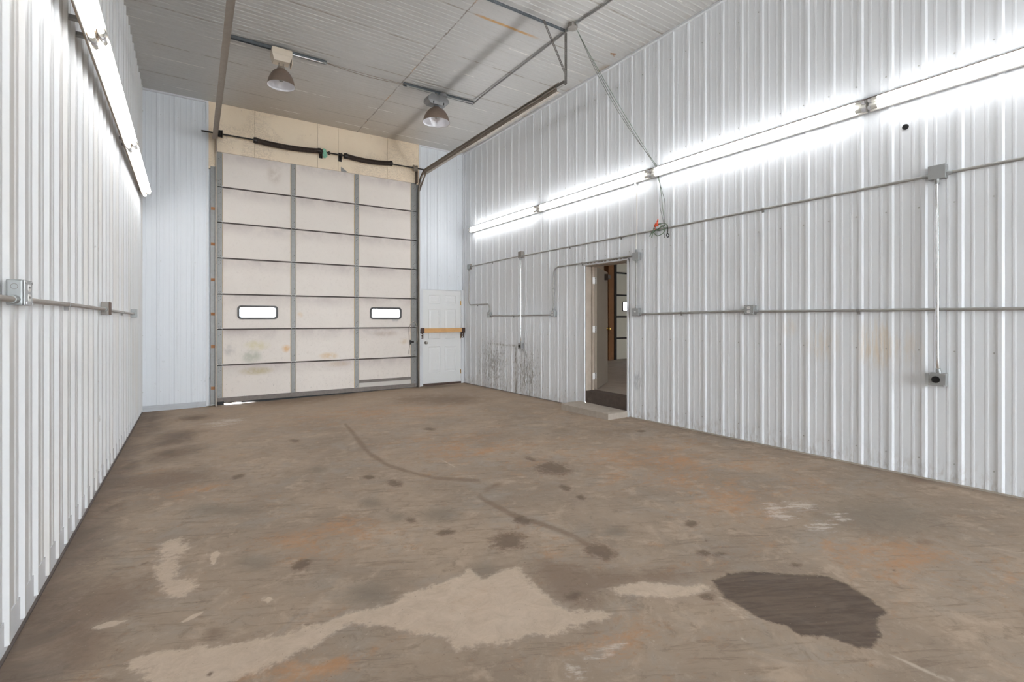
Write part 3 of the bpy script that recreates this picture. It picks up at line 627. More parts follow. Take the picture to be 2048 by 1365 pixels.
('P',0.080,[(0.83,2.31),(0.90,2.37),(1.12,2.33),(1.27,2.37),(1.28,2.25),(1.53,2.25),(1.49,2.10),(1.48,1.97),(1.47,1.86),(1.51,1.76),(1.61,1.70),(1.63,1.64),(1.58,1.61),(1.37,1.67),(1.18,1.73),(0.92,1.82),(0.91,1.90),(0.85,2.02),(0.77,2.12),(0.61,2.25),(0.47,2.18),(0.31,2.17),(0.17,2.16),(0.10,2.14),(-0.11,2.29),(-0.18,2.43),(0.01,2.46),(0.19,2.40),(0.34,2.35),(0.46,2.33),(0.64,2.36)]),
('P',0.060,[(1.74,1.82),(1.97,1.75),(2.05,1.65),(2.21,1.53),(2.17,1.50),(2.09,1.51),(1.96,1.57),(1.77,1.73)]),
('P',0.080,[(2.15,1.44),(2.14,1.35),(2.14,1.24),(2.10,1.28),(2.09,1.39)]),
('P',0.100,[(-0.12,3.78),(-0.04,3.79),(0.03,3.61),(-0.05,3.48),(-0.03,3.17),(0.04,3.05),(0.01,2.93),(-0.07,2.97),(-0.11,3.11),(-0.16,3.45)]),
('P',0.015,[(0.08,2.75),(0.07,2.74),(0.05,2.72),(0.03,2.71),(-0.00,2.70),(-0.02,2.70),(-0.03,2.70),(-0.02,2.72),(-0.01,2.73),(0.02,2.75),(0.05,2.75),(0.07,2.76)]),
('P',0.026,[(-0.21,2.86),(-0.22,2.85),(-0.25,2.84),(-0.28,2.84),(-0.32,2.85),(-0.35,2.87),(-0.36,2.89),(-0.36,2.90),(-0.33,2.91),(-0.30,2.91),(-0.26,2.90),(-0.23,2.88)]),
('P',0.014,[(0.15,3.33),(0.14,3.28),(0.13,3.25),(0.12,3.25),(0.12,3.27),(0.12,3.32),(0.12,3.37),(0.13,3.42),(0.14,3.46),(0.15,3.46),(0.16,3.43),(0.16,3.39)]),
('P',0.042,[(0.03,2.41),(0.01,2.39),(-0.03,2.38),(-0.08,2.40),(-0.14,2.43),(-0.18,2.46),(-0.20,2.50),(-0.19,2.53),(-0.15,2.53),(-0.10,2.52),(-0.04,2.49),(0.01,2.45)]),
('P',0.015,[(0.36,2.67),(0.35,2.66),(0.34,2.65),(0.33,2.66),(0.32,2.67),(0.31,2.69),(0.31,2.70),(0.31,2.71),(0.32,2.72),(0.34,2.71),(0.35,2.70),(0.35,2.69)]),
('W',0.232,[(0.69,7.95),(0.65,7.81),(0.55,7.69),(0.43,7.64),(0.31,7.65),(0.23,7.72),(0.20,7.85),(0.23,7.99),(0.32,8.11),(0.45,8.17),(0.58,8.16),(0.67,8.08)]),
('W',0.099,[(3.38,1.72),(3.32,1.72),(3.30,1.75),(3.30,1.80),(3.33,1.87),(3.39,1.94),(3.46,1.98),(3.52,1.99),(3.55,1.96),(3.54,1.89),(3.50,1.82),(3.44,1.76)]),
('W',0.084,[(3.45,1.50),(3.40,1.49),(3.35,1.50),(3.31,1.53),(3.30,1.57),(3.32,1.62),(3.36,1.64),(3.41,1.65),(3.46,1.64),(3.50,1.61),(3.51,1.57),(3.49,1.52)]),
('W',0.102,[(3.72,1.73),(3.65,1.72),(3.59,1.73),(3.54,1.77),(3.52,1.81),(3.53,1.86),(3.58,1.90),(3.64,1.92),(3.71,1.90),(3.76,1.87),(3.78,1.82),(3.76,1.77)]),
('W',0.066,[(3.69,1.52),(3.65,1.51),(3.61,1.52),(3.58,1.54),(3.58,1.57),(3.60,1.60),(3.64,1.63),(3.69,1.64),(3.73,1.63),(3.75,1.60),(3.75,1.57),(3.73,1.54)]),
('W',0.026,[(1.14,2.77),(1.13,2.76),(1.12,2.75),(1.10,2.76),(1.08,2.76),(1.07,2.78),(1.07,2.79),(1.08,2.80),(1.09,2.80),(1.11,2.80),(1.13,2.79),(1.14,2.78)]),
('W',0.050,[(1.25,1.37),(1.23,1.37),(1.21,1.40),(1.20,1.44),(1.21,1.48),(1.22,1.52),(1.24,1.54),(1.26,1.54),(1.28,1.51),(1.29,1.47),(1.28,1.42),(1.27,1.38)]),
('W',0.039,[(1.53,1.45),(1.51,1.44),(1.46,1.44),(1.40,1.44),(1.35,1.45),(1.32,1.47),(1.31,1.48),(1.33,1.50),(1.38,1.50),(1.43,1.50),(1.49,1.49),(1.52,1.47)]),
('C',0.009,[(2.25,1.21),(2.31,0.87),(2.34,0.62),(2.37,0.62),(2.33,0.87),(2.28,1.22)]),
('C',0.004,[(1.94,1.22),(1.96,1.11),(1.95,1.03),(1.96,1.03),(1.97,1.11),(1.95,1.22)]),
('C',0.006,[(2.08,4.50),(2.05,3.72),(2.07,3.74),(2.09,4.53)]),
('R',0.036,[(-0.41,5.63),(-0.20,5.60),(0.04,5.59),(0.04,5.65),(-0.21,5.70),(-0.41,5.71)]),
('R',0.025,[(-0.27,4.85),(-0.11,4.81),(0.03,4.77),(0.03,4.82),(-0.11,4.88),(-0.28,4.91)]),
('R',0.189,[(0.82,3.11),(0.77,3.02),(0.69,3.00),(0.60,3.03),(0.52,3.12),(0.47,3.24),(0.46,3.36),(0.50,3.47),(0.58,3.51),(0.68,3.48),(0.77,3.37),(0.82,3.24)]),
('R',0.174,[(0.31,4.80),(0.27,4.72),(0.20,4.68),(0.09,4.69),(-0.01,4.75),(-0.08,4.84),(-0.11,4.94),(-0.09,5.02),(-0.01,5.07),(0.09,5.06),(0.20,5.00),(0.28,4.90)]),
('R',0.045,[(0.28,2.77),(0.27,2.74),(0.26,2.73),(0.24,2.73),(0.22,2.75),(0.21,2.79),(0.21,2.83),(0.21,2.86),(0.23,2.88),(0.25,2.87),(0.27,2.85),(0.28,2.81)]),
('R',0.032,[(2.37,1.91),(2.36,1.91),(2.34,1.93),(2.33,1.96),(2.32,1.99),(2.32,2.02),(2.33,2.03),(2.34,2.03),(2.36,2.01),(2.37,1.99),(2.38,1.95),(2.38,1.93)]),
('R',0.095,[(1.81,2.18),(1.77,2.15),(1.71,2.15),(1.66,2.17),(1.62,2.21),(1.61,2.26),(1.62,2.31),(1.66,2.34),(1.72,2.34),(1.78,2.32),(1.82,2.27),(1.83,2.22)]),
('R',0.657,[(4.05,2.31),(3.77,2.26),(3.50,2.37),(3.29,2.64),(3.17,3.01),(3.19,3.42),(3.39,3.78),(3.72,3.95),(4.10,3.81),(4.36,3.42),(4.42,2.94),(4.29,2.54)]),
('R',0.334,[(3.60,1.80),(3.44,1.77),(3.28,1.84),(3.15,1.98),(3.08,2.16),(3.10,2.35),(3.21,2.49),(3.39,2.55),(3.58,2.48),(3.73,2.31),(3.78,2.09),(3.73,1.91)]),
('R',0.642,[(3.19,4.04),(2.94,3.89),(2.60,3.90),(2.26,4.07),(1.98,4.35),(1.83,4.71),(1.84,5.05),(2.05,5.29),(2.43,5.33),(2.86,5.14),(3.18,4.77),(3.29,4.36)]),
('R',0.111,[(1.70,1.43),(1.64,1.41),(1.55,1.41),(1.45,1.43),(1.37,1.47),(1.32,1.52),(1.32,1.57),(1.37,1.60),(1.46,1.61),(1.57,1.58),(1.66,1.53),(1.71,1.48)]),
('R',0.096,[(0.58,1.98),(0.54,1.96),(0.46,1.96),(0.36,1.99),(0.27,2.04),(0.20,2.10),(0.17,2.15),(0.20,2.18),(0.27,2.18),(0.38,2.15),(0.48,2.10),(0.56,2.04)]),
('R',0.314,[(3.33,0.79),(3.16,0.80),(3.01,0.87),(2.91,1.00),(2.88,1.15),(2.94,1.31),(3.08,1.41),(3.29,1.43),(3.48,1.34),(3.59,1.18),(3.59,1.00),(3.49,0.86)]),
('R',0.064,[(1.31,2.17),(1.29,2.13),(1.25,2.10),(1.21,2.08),(1.17,2.08),(1.14,2.10),(1.14,2.12),(1.15,2.16),(1.19,2.19),(1.24,2.21),(1.28,2.22),(1.31,2.20)]),
('R',0.175,[(1.03,3.18),(0.98,3.11),(0.90,3.08),(0.82,3.11),(0.74,3.19),(0.70,3.30),(0.70,3.41),(0.75,3.50),(0.83,3.54),(0.92,3.51),(1.00,3.42),(1.04,3.30)]),
('R',0.677,[(3.43,6.97),(3.14,6.73),(2.64,6.63),(2.09,6.67),(1.61,6.84),(1.28,7.08),(1.19,7.36),(1.37,7.61),(1.81,7.77),(2.41,7.77),(3.01,7.60),(3.39,7.29)]),
('R',0.091,[(1.74,1.51),(1.69,1.50),(1.63,1.50),(1.57,1.53),(1.52,1.58),(1.50,1.63),(1.52,1.67),(1.56,1.69),(1.62,1.68),(1.69,1.65),(1.74,1.60),(1.75,1.55)]),
('R',0.046,[(-0.24,2.50),(-0.24,2.48),(-0.26,2.46),(-0.29,2.45),(-0.31,2.45),(-0.34,2.47),(-0.35,2.49),(-0.35,2.51),(-0.33,2.53),(-0.31,2.54),(-0.28,2.54),(-0.25,2.52)])
]

def build_floor():
    st = .026
    xs = np.arange(XL - .12, XR + .03, st); ysn = np.arange(YF - .3, YB + .28, st)
    X, Y = np.meshgrid(xs, ysn); nx, ny = len(xs), len(ysn)
    Z = floor_z(X, Y)
    fields = {k: np.full(X.shape, -1.0) for k in ('oil', 'spot', 'brown', 'grey', 'pale', 'rust', 'white', 'grime', 'cut')}
    key = dict(D='oil', S='spot', B='brown', G='grey', P='pale', R='rust', W='white', K='grime', C='cut')
    for t, soft, poly in STAINS:
        P = np.array(poly); fld = fields[key[t]]
        soft = max(soft, .012)
        mg = soft * 1.2 + st
        i0, i1 = np.searchsorted(xs, (P[:, 0].min() - mg, P[:, 0].max() + mg)); j0, j1 = np.searchsorted(ysn, (P[:, 1].min() - mg, P[:, 1].max() + mg))
        if i1 <= i0 or j1 <= j0: continue
        px, py = X[j0:j1, i0:i1], Y[j0:j1, i0:i1]
        d2 = np.full(px.shape, 1e9); ins = np.zeros(px.shape, bool)
        n = len(P)
        for a in range(n):
            ax, ay = P[a]; bx, by = P[(a + 1) % n]
            ex, ey = bx - ax, by - ay; L = ex * ex + ey * ey + 1e-12
            tt = np.clip(((px - ax) * ex + (py - ay) * ey) / L, 0, 1)
            d2 = np.minimum(d2, (px - ax - tt * ex) ** 2 + (py - ay - tt * ey) ** 2)
            c = ((ay > py) != (by > py)) & (px < ex * (py - ay) / (ey if abs(ey) > 1e-12 else 1e-12) + ax)
            ins ^= c
        sd = np.where(ins, 1, -1) * np.sqrt(d2)
        fld[j0:j1, i0:i1] = np.maximum(fld[j0:j1, i0:i1], np.clip(sd / soft, -1, 1))
    # grime that has gathered along the feet of the walls
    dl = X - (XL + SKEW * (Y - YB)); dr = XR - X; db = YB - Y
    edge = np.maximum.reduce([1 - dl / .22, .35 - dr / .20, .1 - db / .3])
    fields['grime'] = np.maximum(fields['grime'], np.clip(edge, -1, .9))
    v = np.stack([X, Y, Z], -1).reshape(-1, 3)
    idx = np.arange(nx * ny).reshape(ny, nx)
    f = np.stack([idx[:-1, :-1], idx[:-1, 1:], idx[1:, 1:], idx[1:, :-1]], -1).reshape(-1, 4)
    me = bpy.data.meshes.new('floor'); me.from_pydata(v.tolist(), [], f.tolist())
    for k, a in fields.items():
        at = me.attributes.new(k, 'FLOAT', 'POINT'); at.data.foreach_set('value', a.ravel().astype(np.float32))
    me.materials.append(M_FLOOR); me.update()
    o = bpy.data.objects.new('floor', me); COL.objects.link(o); o['kind'] = 'structure'
build_floor()
g = MB(); g.add([(-30, YB + .2, -.02), (40, YB + .2, -.02), (40, 60, -.02), (-30, 60, -.02)], [(0, 1, 2, 3)])
g.add([(-30, -40, .02), (40, -40, .02), (40, YF - .2, .02), (-30, YF - .2, .02)], [(0, 1, 2, 3)])
struct(g, 'ground', M_GROUND)

# ---------------------------------------------------------------- overhead door, seven sections
FY = YB - .012                      # face of the panels
ZJ = [.052, .672, 1.275, 1.866, 2.470, 3.067, 3.660, 4.243]
STX = [(.426, .502), (1.570, 1.646), (2.701, 2.777), (3.845, 3.957)]
gd = thing('garage_door', (2.19, FY, .05), 'large closed sectional overhead door with stained off-white panels and two small windows', 'garage door'); gd['kind'] = 'thing'
for i in range(7):
    z0, z1 = ZJ[i] + (.0 if i else .0), ZJ[i + 1]
    zj0 = z0 + (.012 if i else 0)
    b = MB()
    wins = []
    if i == 2: wins = [(.745, 1.332, 1.468, 1.660), (3.020, 3.615, 1.468, 1.660)]
    for (a0, a1), (b0, b1) in zip(STX, STX[1:]):
        xa, xb = a1 - .03, b0 + .03
        hole = [h for h in wins if xa < h[0] < xb]
        if hole:
            h = hole[0]
            b.box(xa, h[0], FY, FY + .045, z0, z1); b.box(h[1], xb, FY, FY + .045, z0, z1)
            b.box(h[0], h[1], FY, FY + .045, z0, h[2]); b.box(h[0], h[1], FY, FY + .045, h[3], z1)
        else: b.box(xa, xb, FY, FY + .045, z0, z1)
        b.box(a1, a1 + .010, FY - .003, FY, z0 + .03, z1 - .02, 1); b.box(b0 - .010, b0, FY - .003, FY, z0 + .03, z1 - .02, 1)
    b.box(STX[0][0], STX[0][1], FY, FY + .045, z0, z1); b.box(STX[3][0], STX[3][1], FY, FY + .045, z0, z1)
    sec = part(b, 'door_section', [M_PANEL, M_SEAL], gd)
    for k, (x0, x1) in enumerate(STX):
        s = MB(); s.box(x0, x1, FY - .016, FY, zj0 + .006, z1 - .006)
        for q in range(2):
            for zz in (z0 + .10 + .025 * q, z1 - .11 + .025 * q):
                s.disc(.0055, 8, rotM(((x0 + x1) / 2 + (.012 if q else -.012), FY - .0162, zz), (PI / 2, 0, 0)), 1, .003)
        part(s, 'stile', [M_GALV, M_DARK], sec)
    if i < 6:
        # the dark lip of the joint shows between the stiles
        r = MB()
        for (a0, a1), (b0, b1) in zip(STX, STX[1:]): r.box(a1, b0, FY - .013, FY, z1 - .010, z1 + .012)
        part(r, 'joint_rail', M_RAIL, sec)
        for k, (x0, x1) in enumerate(STX):
            h = MB(); c = (x0 + x1) / 2
            h.box(c - .024, c + .024, FY - .020, FY - .016, z1 - .060, z1 + .060)
            h.tube([(x0 + .004, FY - .022, z1), (x1 - .004, FY - .022, z1)], .008, 8, 1)
            for zz in (-.042, .042):
                for dx in (-.013, .013): h.disc(.005, 6, rotM((c + dx, FY - .020, z1 + zz), (PI / 2, 0, 0)), 1, .003)
            part(h, 'hinge', [M_GALV, M_DARK], sec)
    for n, (x0, x1, za, zb) in enumerate(wins):
        # rounded dark frame, glass set into it
        def rr(x0, x1, z0, z1, r, n=5):
            P = []
            for cx, cz, a in ((x1 - r, z1 - r, 0), (x0 + r, z1 - r, 90), (x0 + r, z0 + r, 180), (x1 - r, z0 + r, 270)):
                for q in range(n + 1):
                    t = math.radians(a + 90 * q / n); P.append((cx + r * math.cos(t), cz + r * math.sin(t)))
            return P
        o_, i_ = rr(x0 - .022, x1 + .022, za - .022, zb + .022, .055), rr(x0 + .012, x1 - .012, za + .012, zb - .012, .030)
        N_ = len(o_); fm = MB()
        for ya, yb in ((FY - .014, FY - .014),):
            V = [(p[0], ya, p[1]) for p in o_] + [(p[0], ya, p[1]) for p in i_] + [(p[0], FY + .001, p[1]) for p in o_] + [(p[0], FY + .046, p[1]) for p in i_]
            F = []
            for q in range(N_):
                w2 = (q + 1) % N_
                F += [(q, w2, N_ + w2, N_ + q), (2 * N_ + q, 2 * N_ + w2, w2, q), (N_ + q, N_ + w2, 3 * N_ + w2, 3 * N_ + q)]
            fm.add(V, F)
        part(fm, 'window_frame', plain('window_frame_grey', (.075, .070, .068), .5, var=.15), sec)
        part(MB().box(x0 + .006, x1 - .006, FY + .018, FY + .024, za + .006, zb - .006), 'window_pane', M_GLASS, sec)
        if n == 1:
            d = MB(); cx, cz = 3.500, 1.566
            d.lathe([(.034, 0), (.040, 0), (.040, .0015), (.034, .0015), (.034, 0)], 28, 0, rotM((cx, FY + .0175, cz), (PI / 2, 0, 0)), False)
            d.lathe([(.014, 0), (.018, 0), (.018, .0015), (.014, .0015), (.014, 0)], 20, 0, rotM((cx, FY + .0175, cz), (PI / 2, 0, 0)), False)
            d.box(cx - .033, cx + .033, FY + .0158, FY + .0172, cz - .002, cz + .002); d.box(cx - .002, cx + .002, FY + .0158, FY + .0172, cz - .033, cz + .033)
            part(d, 'window_sticker', M_INK, sec, 'round faded sticker')
    if i == 2:
        d = MB()
        for r_ in range(3):
            x = 3.445
            while x < 3.565:
                wd = random.uniform(.004, .014); d.box(x, x + wd, FY - .0012, FY, 1.405 + r_ * .014, 1.413 + r_ * .014); x += wd + .006
        part(d, 'printed_label', M_INK, sec, 'small illegible printed label')
    if i == 0:
        r = MB()
        r.add([(STX[0][0], FY - .018, .128), (STX[3][1], FY - .018, .128), (STX[3][1], FY - .018, .050), (STX[0][0], FY - .018, .050),
               (STX[0][0], FY + .04, .128), (STX[3][1], FY + .04, .128), (STX[3][1], FY + .04, .050), (STX[0][0], FY + .04, .050)],
              [(0, 3, 2, 1), (0, 1, 5, 4), (2, 3, 7, 6)])
        r.box(STX[0][0], STX[3][1], FY - .022, FY - .016, .112, .124)
        part(r, 'bottom_rail', M_DIRTY, sec)
        part(MB().box(STX[2][1], STX[3][0], FY - .02, FY, .214, .268), 'patch_strut', M_DIRTY, sec)
        part(MB().box(STX[2][1] + .01, STX[3][0] - .01, FY - .006, FY, .128, .214), 'patch_panel', M_PANEL_CLEAN, sec)
        sl = MB(); n_ = 30; V = []
        for k in range(n_ + 1):
            x = STX[0][0] + .36 + (STX[3][1] - STX[0][0] - .36) * k / n_
            low = floor_z(x, FY) + (.002 if k > 3 else .014 - .004 * k + .004 * math.sin(k * 3))
            V += [(x, FY - .012, low), (x, FY + .030, low), (x, FY + .030, .056), (x, FY - .012, .056)]
        sl.add(V, [(4 * k + q, 4 * k + 4 + q, 4 * k + 4 + (q + 1) % 4, 4 * k + (q + 1) % 4) for k in range(n_) for q in range(4)])
        sl.tube([(STX[0][0] + .08 + .06 * k, FY + .012, .044 + .005 * math.sin(k * 2.2)) for k in range(7)], .012, 8)
        sl.box(STX[0][0] - .02, STX[0][0] + .10, FY - .02, FY + .03, .010, .066)
        part(sl, 'bottom_seal', M_BLACK, sec)
        rb = MB(); rb.box(3.90, 3.95, FY - .03, FY - .014, .05, .12); part(rb, 'corner_bracket', M_DIRTY, sec)
    if i == 1:
        h = MB(); h.box(3.81, 3.84, FY - .035, FY - .003, .93, 1.02); h.box(3.83, 3.90, FY - .018, FY - .012, .96, 1.0)
        part(h, 'latch_handle', M_DARK, sec)
# pull rope looped over a stile, frayed end below
r = MB()
P = [(3.79, FY - .03, 1.19), (3.80, FY - .03, 1.30), (3.845, FY - .035, 1.385), (3.90, FY - .04, 1.40), (3.945, FY - .05, 1.33), (3.965, FY - .05, 1.18), (3.97, FY - .05, 1.02), (3.955, FY - .05, .965), (3.93, FY - .05, .985)]
r.tube(bend(P, .06, 4), .0065, 8)
r.tube(bend([(3.79, FY - .03, 1.19), (3.80, FY - .02, 1.05), (3.812, FY - .02, .90), (3.79, FY - .018, .80), (3.775, FY - .016, .73)], .05, 4), .004, 7)
r.build('pull_rope', M_ROPE, label='pale pull rope looped over right edge of the overhead door', cat='rope')

# ---------------------------------------------------------------- tracks
def c_frames(path):
    fr = []
    for i, (p, t) in enumerate(path):
        t = Vector(t).normalized(); a = Vector((1, 0, 0)); b = t.cross(a).normalized(); fr.append((p, a, b))
    return fr
def track_path(x0, x1, y_end, zh=4.43, yv=9.545, R=.38):
    path = [((x0, yv, floor_z(x0, yv)), (0, 0, 1)), ((x0, yv, zh - R), (0, 0, 1))]
    for k in range(1, 9):
        a = PI / 2 * k / 8
        path.append(((x0, yv - R + R * math.cos(a), zh - R + R * math.sin(a)), (0, -math.sin(a), math.cos(a))))
    n = 10
    for k in range(1, n + 1):
        y = yv - R + (y_end - yv + R) * k / n
        path.append(((x0 + (x1 - x0) * k / n, y, zh), ((x1 - x0) / (yv - R - y_end) , -1, 0)))
    return path
def make_track(sgn, x0, x1, y_end, label, side):
    t = thing('garage_door_track', (x0, 9.545, 0), label, 'door track', 'overhead door tracks')
    d = .028
    # C section: web away from the door, lips towards it
    w = .011
    prof = [(sgn * w, -d), (sgn * w, d), (-sgn * w, d), (-sgn * w, d - .014), (-sgn * (w - .003), d - .014), (-sgn * (w - .003), d - .003), (sgn * (w - .003), d - .003),
            (sgn * (w - .003), -d + .003), (-sgn * (w - .003), -d + .003), (-sgn * (w - .003), -d + .016), (-sgn * w, -d + .016), (-sgn * w, -d)]
    pth = track_path(x0, x1, y_end)
    part(MB().sweep(prof, c_frames(pth)), 'rail', M_GALV_W, t)
    # stiffening angle along the horizontal run
    hx = lambda y: x0 + (x1 - x0) * (9.165 - y) / (9.165 - y_end)
    a = MB(); y0, y1 = 9.36, y_end + .06
    for (da, db, za, zb) in ((.011, .016, 4.374, 4.462), (.011, .064, 4.370, 4.375)):
        V = []
        for y in (y0, y1):
            for dx, z in ((da, za), (db, za), (db, zb), (da, zb)): V.append((hx(y) + sgn * dx, y, z))
        a.add(V, [(0, 1, 5, 4), (1, 2, 6, 5), (2, 3, 7, 6), (3, 0, 4, 7), (0, 3, 2, 1), (4, 5, 6, 7)])
    part(a, 'stiffening_angle', M_GALV_W, t)
    # jamb angle screwed to the wall beside the vertical run
    j = MB(); xa, xb = (GX0 - .002, x0 - .010) if side == 'l' else (x0 + .010, GX1 + .024)
    zt = 3.98 if side == 'l' else 4.18
    j.box(xa, xb, YB - .040, YB - .034, .03, zt)
    xw = (xb - .005, xb) if side == 'l' else (xa, xa + .005)
    j.box(*xw, 9.52, YB - .034, .03, zt)
    part(j, 'jamb_angle', M_GALV, t)
    if side == 'l':
        for z in (.30, .99, 1.53, 2.10, 2.69, 3.28):
            k = MB(); k.box(xa + .008, xb - .006, YB - .047, YB - .0395, z - .022, z + .026)
            k.disc(.008, 8, rotM(((xa + xb) / 2, YB - .047, z), (PI / 2, 0, 0)), 0, .004)
            part(k, 'clip', M_RUST, t, 'rusty orange clip')
    return t
tl = make_track(-1, .410, .348, 3.2, 'overhead door track left of the door, its level run passing the cream lamp', 'l')
tr = make_track(1, 3.984, 3.960, 4.93, 'overhead door track right of the door, curving over to the perforated hanger', 'r')
# the flag angle that ties the right track's curve to the jamb
f = MB(); f.add([(4.000, 9.57, 4.04), (4.000, 9.18, 4.38), (4.000, 9.18, 4.44), (4.000, 9.57, 4.14)], [(0, 1, 2, 3)]); f.add([(4.006, 9.57, 4.04), (4.006, 9.18, 4.38), (4.006, 9.18, 4.44), (4.006, 9.57, 4.14)], [(3, 2, 1, 0)])
part(f, 'brace_strap', M_GALV_W, tr)

# ---------------------------------------------------------------- torsion shaft
SY = 9.50
def sh(x, z): return (x * .9875, SY, CAMZ + (z - CAMZ) * .9875)
ts = thing('torsion_shaft', sh(2.2, 4.56), 'long dark torsion shaft with two sagging springs above the overhead door', 'door shaft')
part(MB().tube([sh(.205, 4.555), sh(4.27, 4.565)], .0127, 10), 'shaft', M_DARK, ts)
def spring(xa, xb, za, zb, sag, cones):
    m = MB(); n_t = int(abs(xb - xa) / .0135); seg = 10; pts = []; core = []
    for i in range(n_t * seg + 1):
        t = i / (n_t * seg); a = 2 * PI * i / seg
        x, z = xa + (xb - xa) * t, za + (zb - za) * t - sag * 4 * t * (1 - t)
        c = sh(x, z); pts.append((c[0], c[1] + .040 * math.cos(a), c[2] + .040 * math.sin(a)))
    m.tube(pts, .0078, 5)
    for i in range(13):
        t = i / 12; x, z = xa + (xb - xa) * t, za + (zb - za) * t - sag * 4 * t * (1 - t); core.append(sh(x, z))
    m.tube(core, .038, 12)
    part(m, 'spring', M_SPRING, ts)
    for x in (xa, xb):
        c = MB(); p = sh(x, za if x == xa else zb)
        c.lathe([(.014, -.03), (.047, -.03), (.052, -.01), (.052, .02), (.044, .03), (.014, .03)], 12, 0, rotM(p, (0, PI / 2, 0)), False)
        part(c, 'winding_cone', M_DARK, ts)
spring(1.00, 2.055, 4.552, 4.566, .032, 1)
spring(2.535, 3.42, 4.560, 4.572, .032, 1)
for x, z in ((2.10, 4.556), (2.455, 4.555)):
    p = sh(x, z); b = MB()
    b.box(p[0] - .03, p[0] + .03, YB - .030, YB - .022, p[2] - .09, p[2] + .07)
    b.box(p[0] - .004, p[0] + .004, SY - .03, YB - .03, p[2] - .07, p[2] + .045)
    b.lathe([(.013, -.012), (.036, -.012), (.036, .012), (.013, .012)], 14, 0, rotM(p, (0, PI / 2, 0)), False)
    part(b, 'bearing_bracket', M_DARK, ts)
p = sh(2.228, 4.556); part(MB().lathe([(.0128, -.016), (.03, -.016), (.034, 0), (.03, .016), (.0128, .016)], 10, 0, rotM(p, (0, PI / 2, 0)), False), 'collar', M_SPRING, ts)
for x in (.468, 3.935):
    p = sh(x, 4.560); d = MB()
    prof = [(.013, -.038), (.060, -.038), (.066, -.032)] + [(.058 if q % 2 else .054, -.028 + .008 * q) for q in range(7)] + [(.066, .030), (.060, .038), (.013, .038)]
    d.lathe(prof, 20, 0, rotM(p, (0, PI / 2, 0)), False)
    part(d, 'cable_drum', M_GALV_W if x > 2 else M_DARK, ts)
    b = MB(); s_ = 1 if x > 2 else -1
    b.box(p[0] + s_ * .044 - .003, p[0] + s_ * .044 + .003, SY - .035, YB - .022, p[2] - .30, p[2] + .05)
    part(b, 'end_bracket', M_RAIL, ts)
b = MB(); b.add([(2.44, YB - .0225, 4.245), (2.57, YB - .0225, 4.245), (2.455, YB - .0225, 4.325), (2.44, YB - .0225, 4.325), (2.44, YB - .026, 4.245), (2.57, YB - .026, 4.245), (2.455, YB - .026, 4.325), (2.44, YB - .026, 4.325)], [(4, 5, 6, 7), (0, 1, 5, 4), (1, 2, 6, 5), (2, 3, 7, 6), (3, 0, 4, 7)])
b.build('gusset_plate', M_GALV, label='small grey triangular plate on the cream boards above the door', cat='plate')
# green rag
bm = bmesh.new(); bmesh.ops.create_icosphere(bm, subdivisions=3, radius=.055)
for v in bm.verts:
    n_ = noise.noise(v.co * 22) * .5 + noise.noise(v.co * 55) * .25
    v.co *= 1 + n_; v.co.x *= .75; v.co.y *= .5; v.co.z *= 1.45
me = bpy.data.meshes.new('rag'); bm.to_mesh(me); bm.free(); me.materials.append(M_RAG)
o = bpy.data.objects.new('rag', me); COL.objects.link(o); p = sh(2.150, 4.548); o.location = (p[0], SY - .012, p[2] - .012)
tag(o, 'pale green rag tied on the torsion shaft beside the left spring', 'rag')

# ---------------------------------------------------------------- entry door with barricade bar
DF = YB - .008
d = MB()
PAN = [(4.235, 4.50, 1.775, 1.955), (4.605, 4.87, 1.775, 1.955), (4.235, 4.50, 1.03, 1.66), (4.605, 4.87, 1.03, 1.66), (4.235, 4.50, .33, .87), (4.605, 4.87, .33, .87)]
xs_ = [EX0, 4.235, 4.50, 4.605, 4.87, EX1]; zs_ = [.098, .33, .87, 1.03, 1.66, 1.775, 1.955, EZ]
for a, b in zip(xs_, xs_[1:]):
    for c, e in zip(zs_, zs_[1:]):
        if any(abs(a - p[0]) < .001 and abs(c - p[2]) < .001 for p in PAN): continue
        d.add([(a, DF, c), (b, DF, c), (b, DF, e), (a, DF, e)], [(0, 1, 2, 3)])
for a, b, c, e in PAN:
    rings = [(0, 0), (.012, .009), (.022, .009), (.052, .002)]
    V = []
    for ins, dp in rings: V += [(a + ins, DF + dp, c + ins), (b - ins, DF + dp, c + ins), (b - ins, DF + dp, e - ins), (a + ins, DF + dp, e - ins)]
    F = [(4 * r_ + k, 4 * r_ + (k + 1) % 4, 4 * r_ + 4 + (k + 1) % 4, 4 * r_ + 4 + k) for r_ in range(3) for k in range(4)] + [(12, 13, 14, 15)]
    d.add(V, F)
d.box(EX0, EX1, DF + .012, DF + .045, .098, EZ)
def paint_door():
    m, nt, out = new_mat('scuffed_white_door'); N = NT(nt); sx, sy, sz = N.sep()
    c = N.mix(N.noise(3, 3), (.80, .80, .785), (.84, .84, .83))
    c = N.mix(N.math('MULTIPLY', N.ramp(N.noise(26, 6, .75, N.mapping((1, 1, .5))), .64, .70, 0, .75), N.ramp(sz, .1, 1.1, 1, 0)), c, (.28, .27, .26))
    N.bsdf(out, c, .35, 0, None, .45); return m
door1 = struct(d, 'door_1', paint_door())
fr = MB()
fr.box(4.018, 4.058, YB - .040, YB - .002, .055, EZ + .012); fr.box(4.064, EX0, YB - .030, YB + .02, .055, EZ + .012)
fr.box(EX1, 5.036, YB - .032, YB + .02, .06, EZ + .012); fr.box(EX0, EX1, YB - .020, YB + .02, EZ + .002, EZ + .014)
part(fr, 'door_frame', M_TRIM, door1)
part(MB().box(EX0, EX1, YB - .024, YB + .02, .040, .096), 'threshold', M_THRESH, door1)
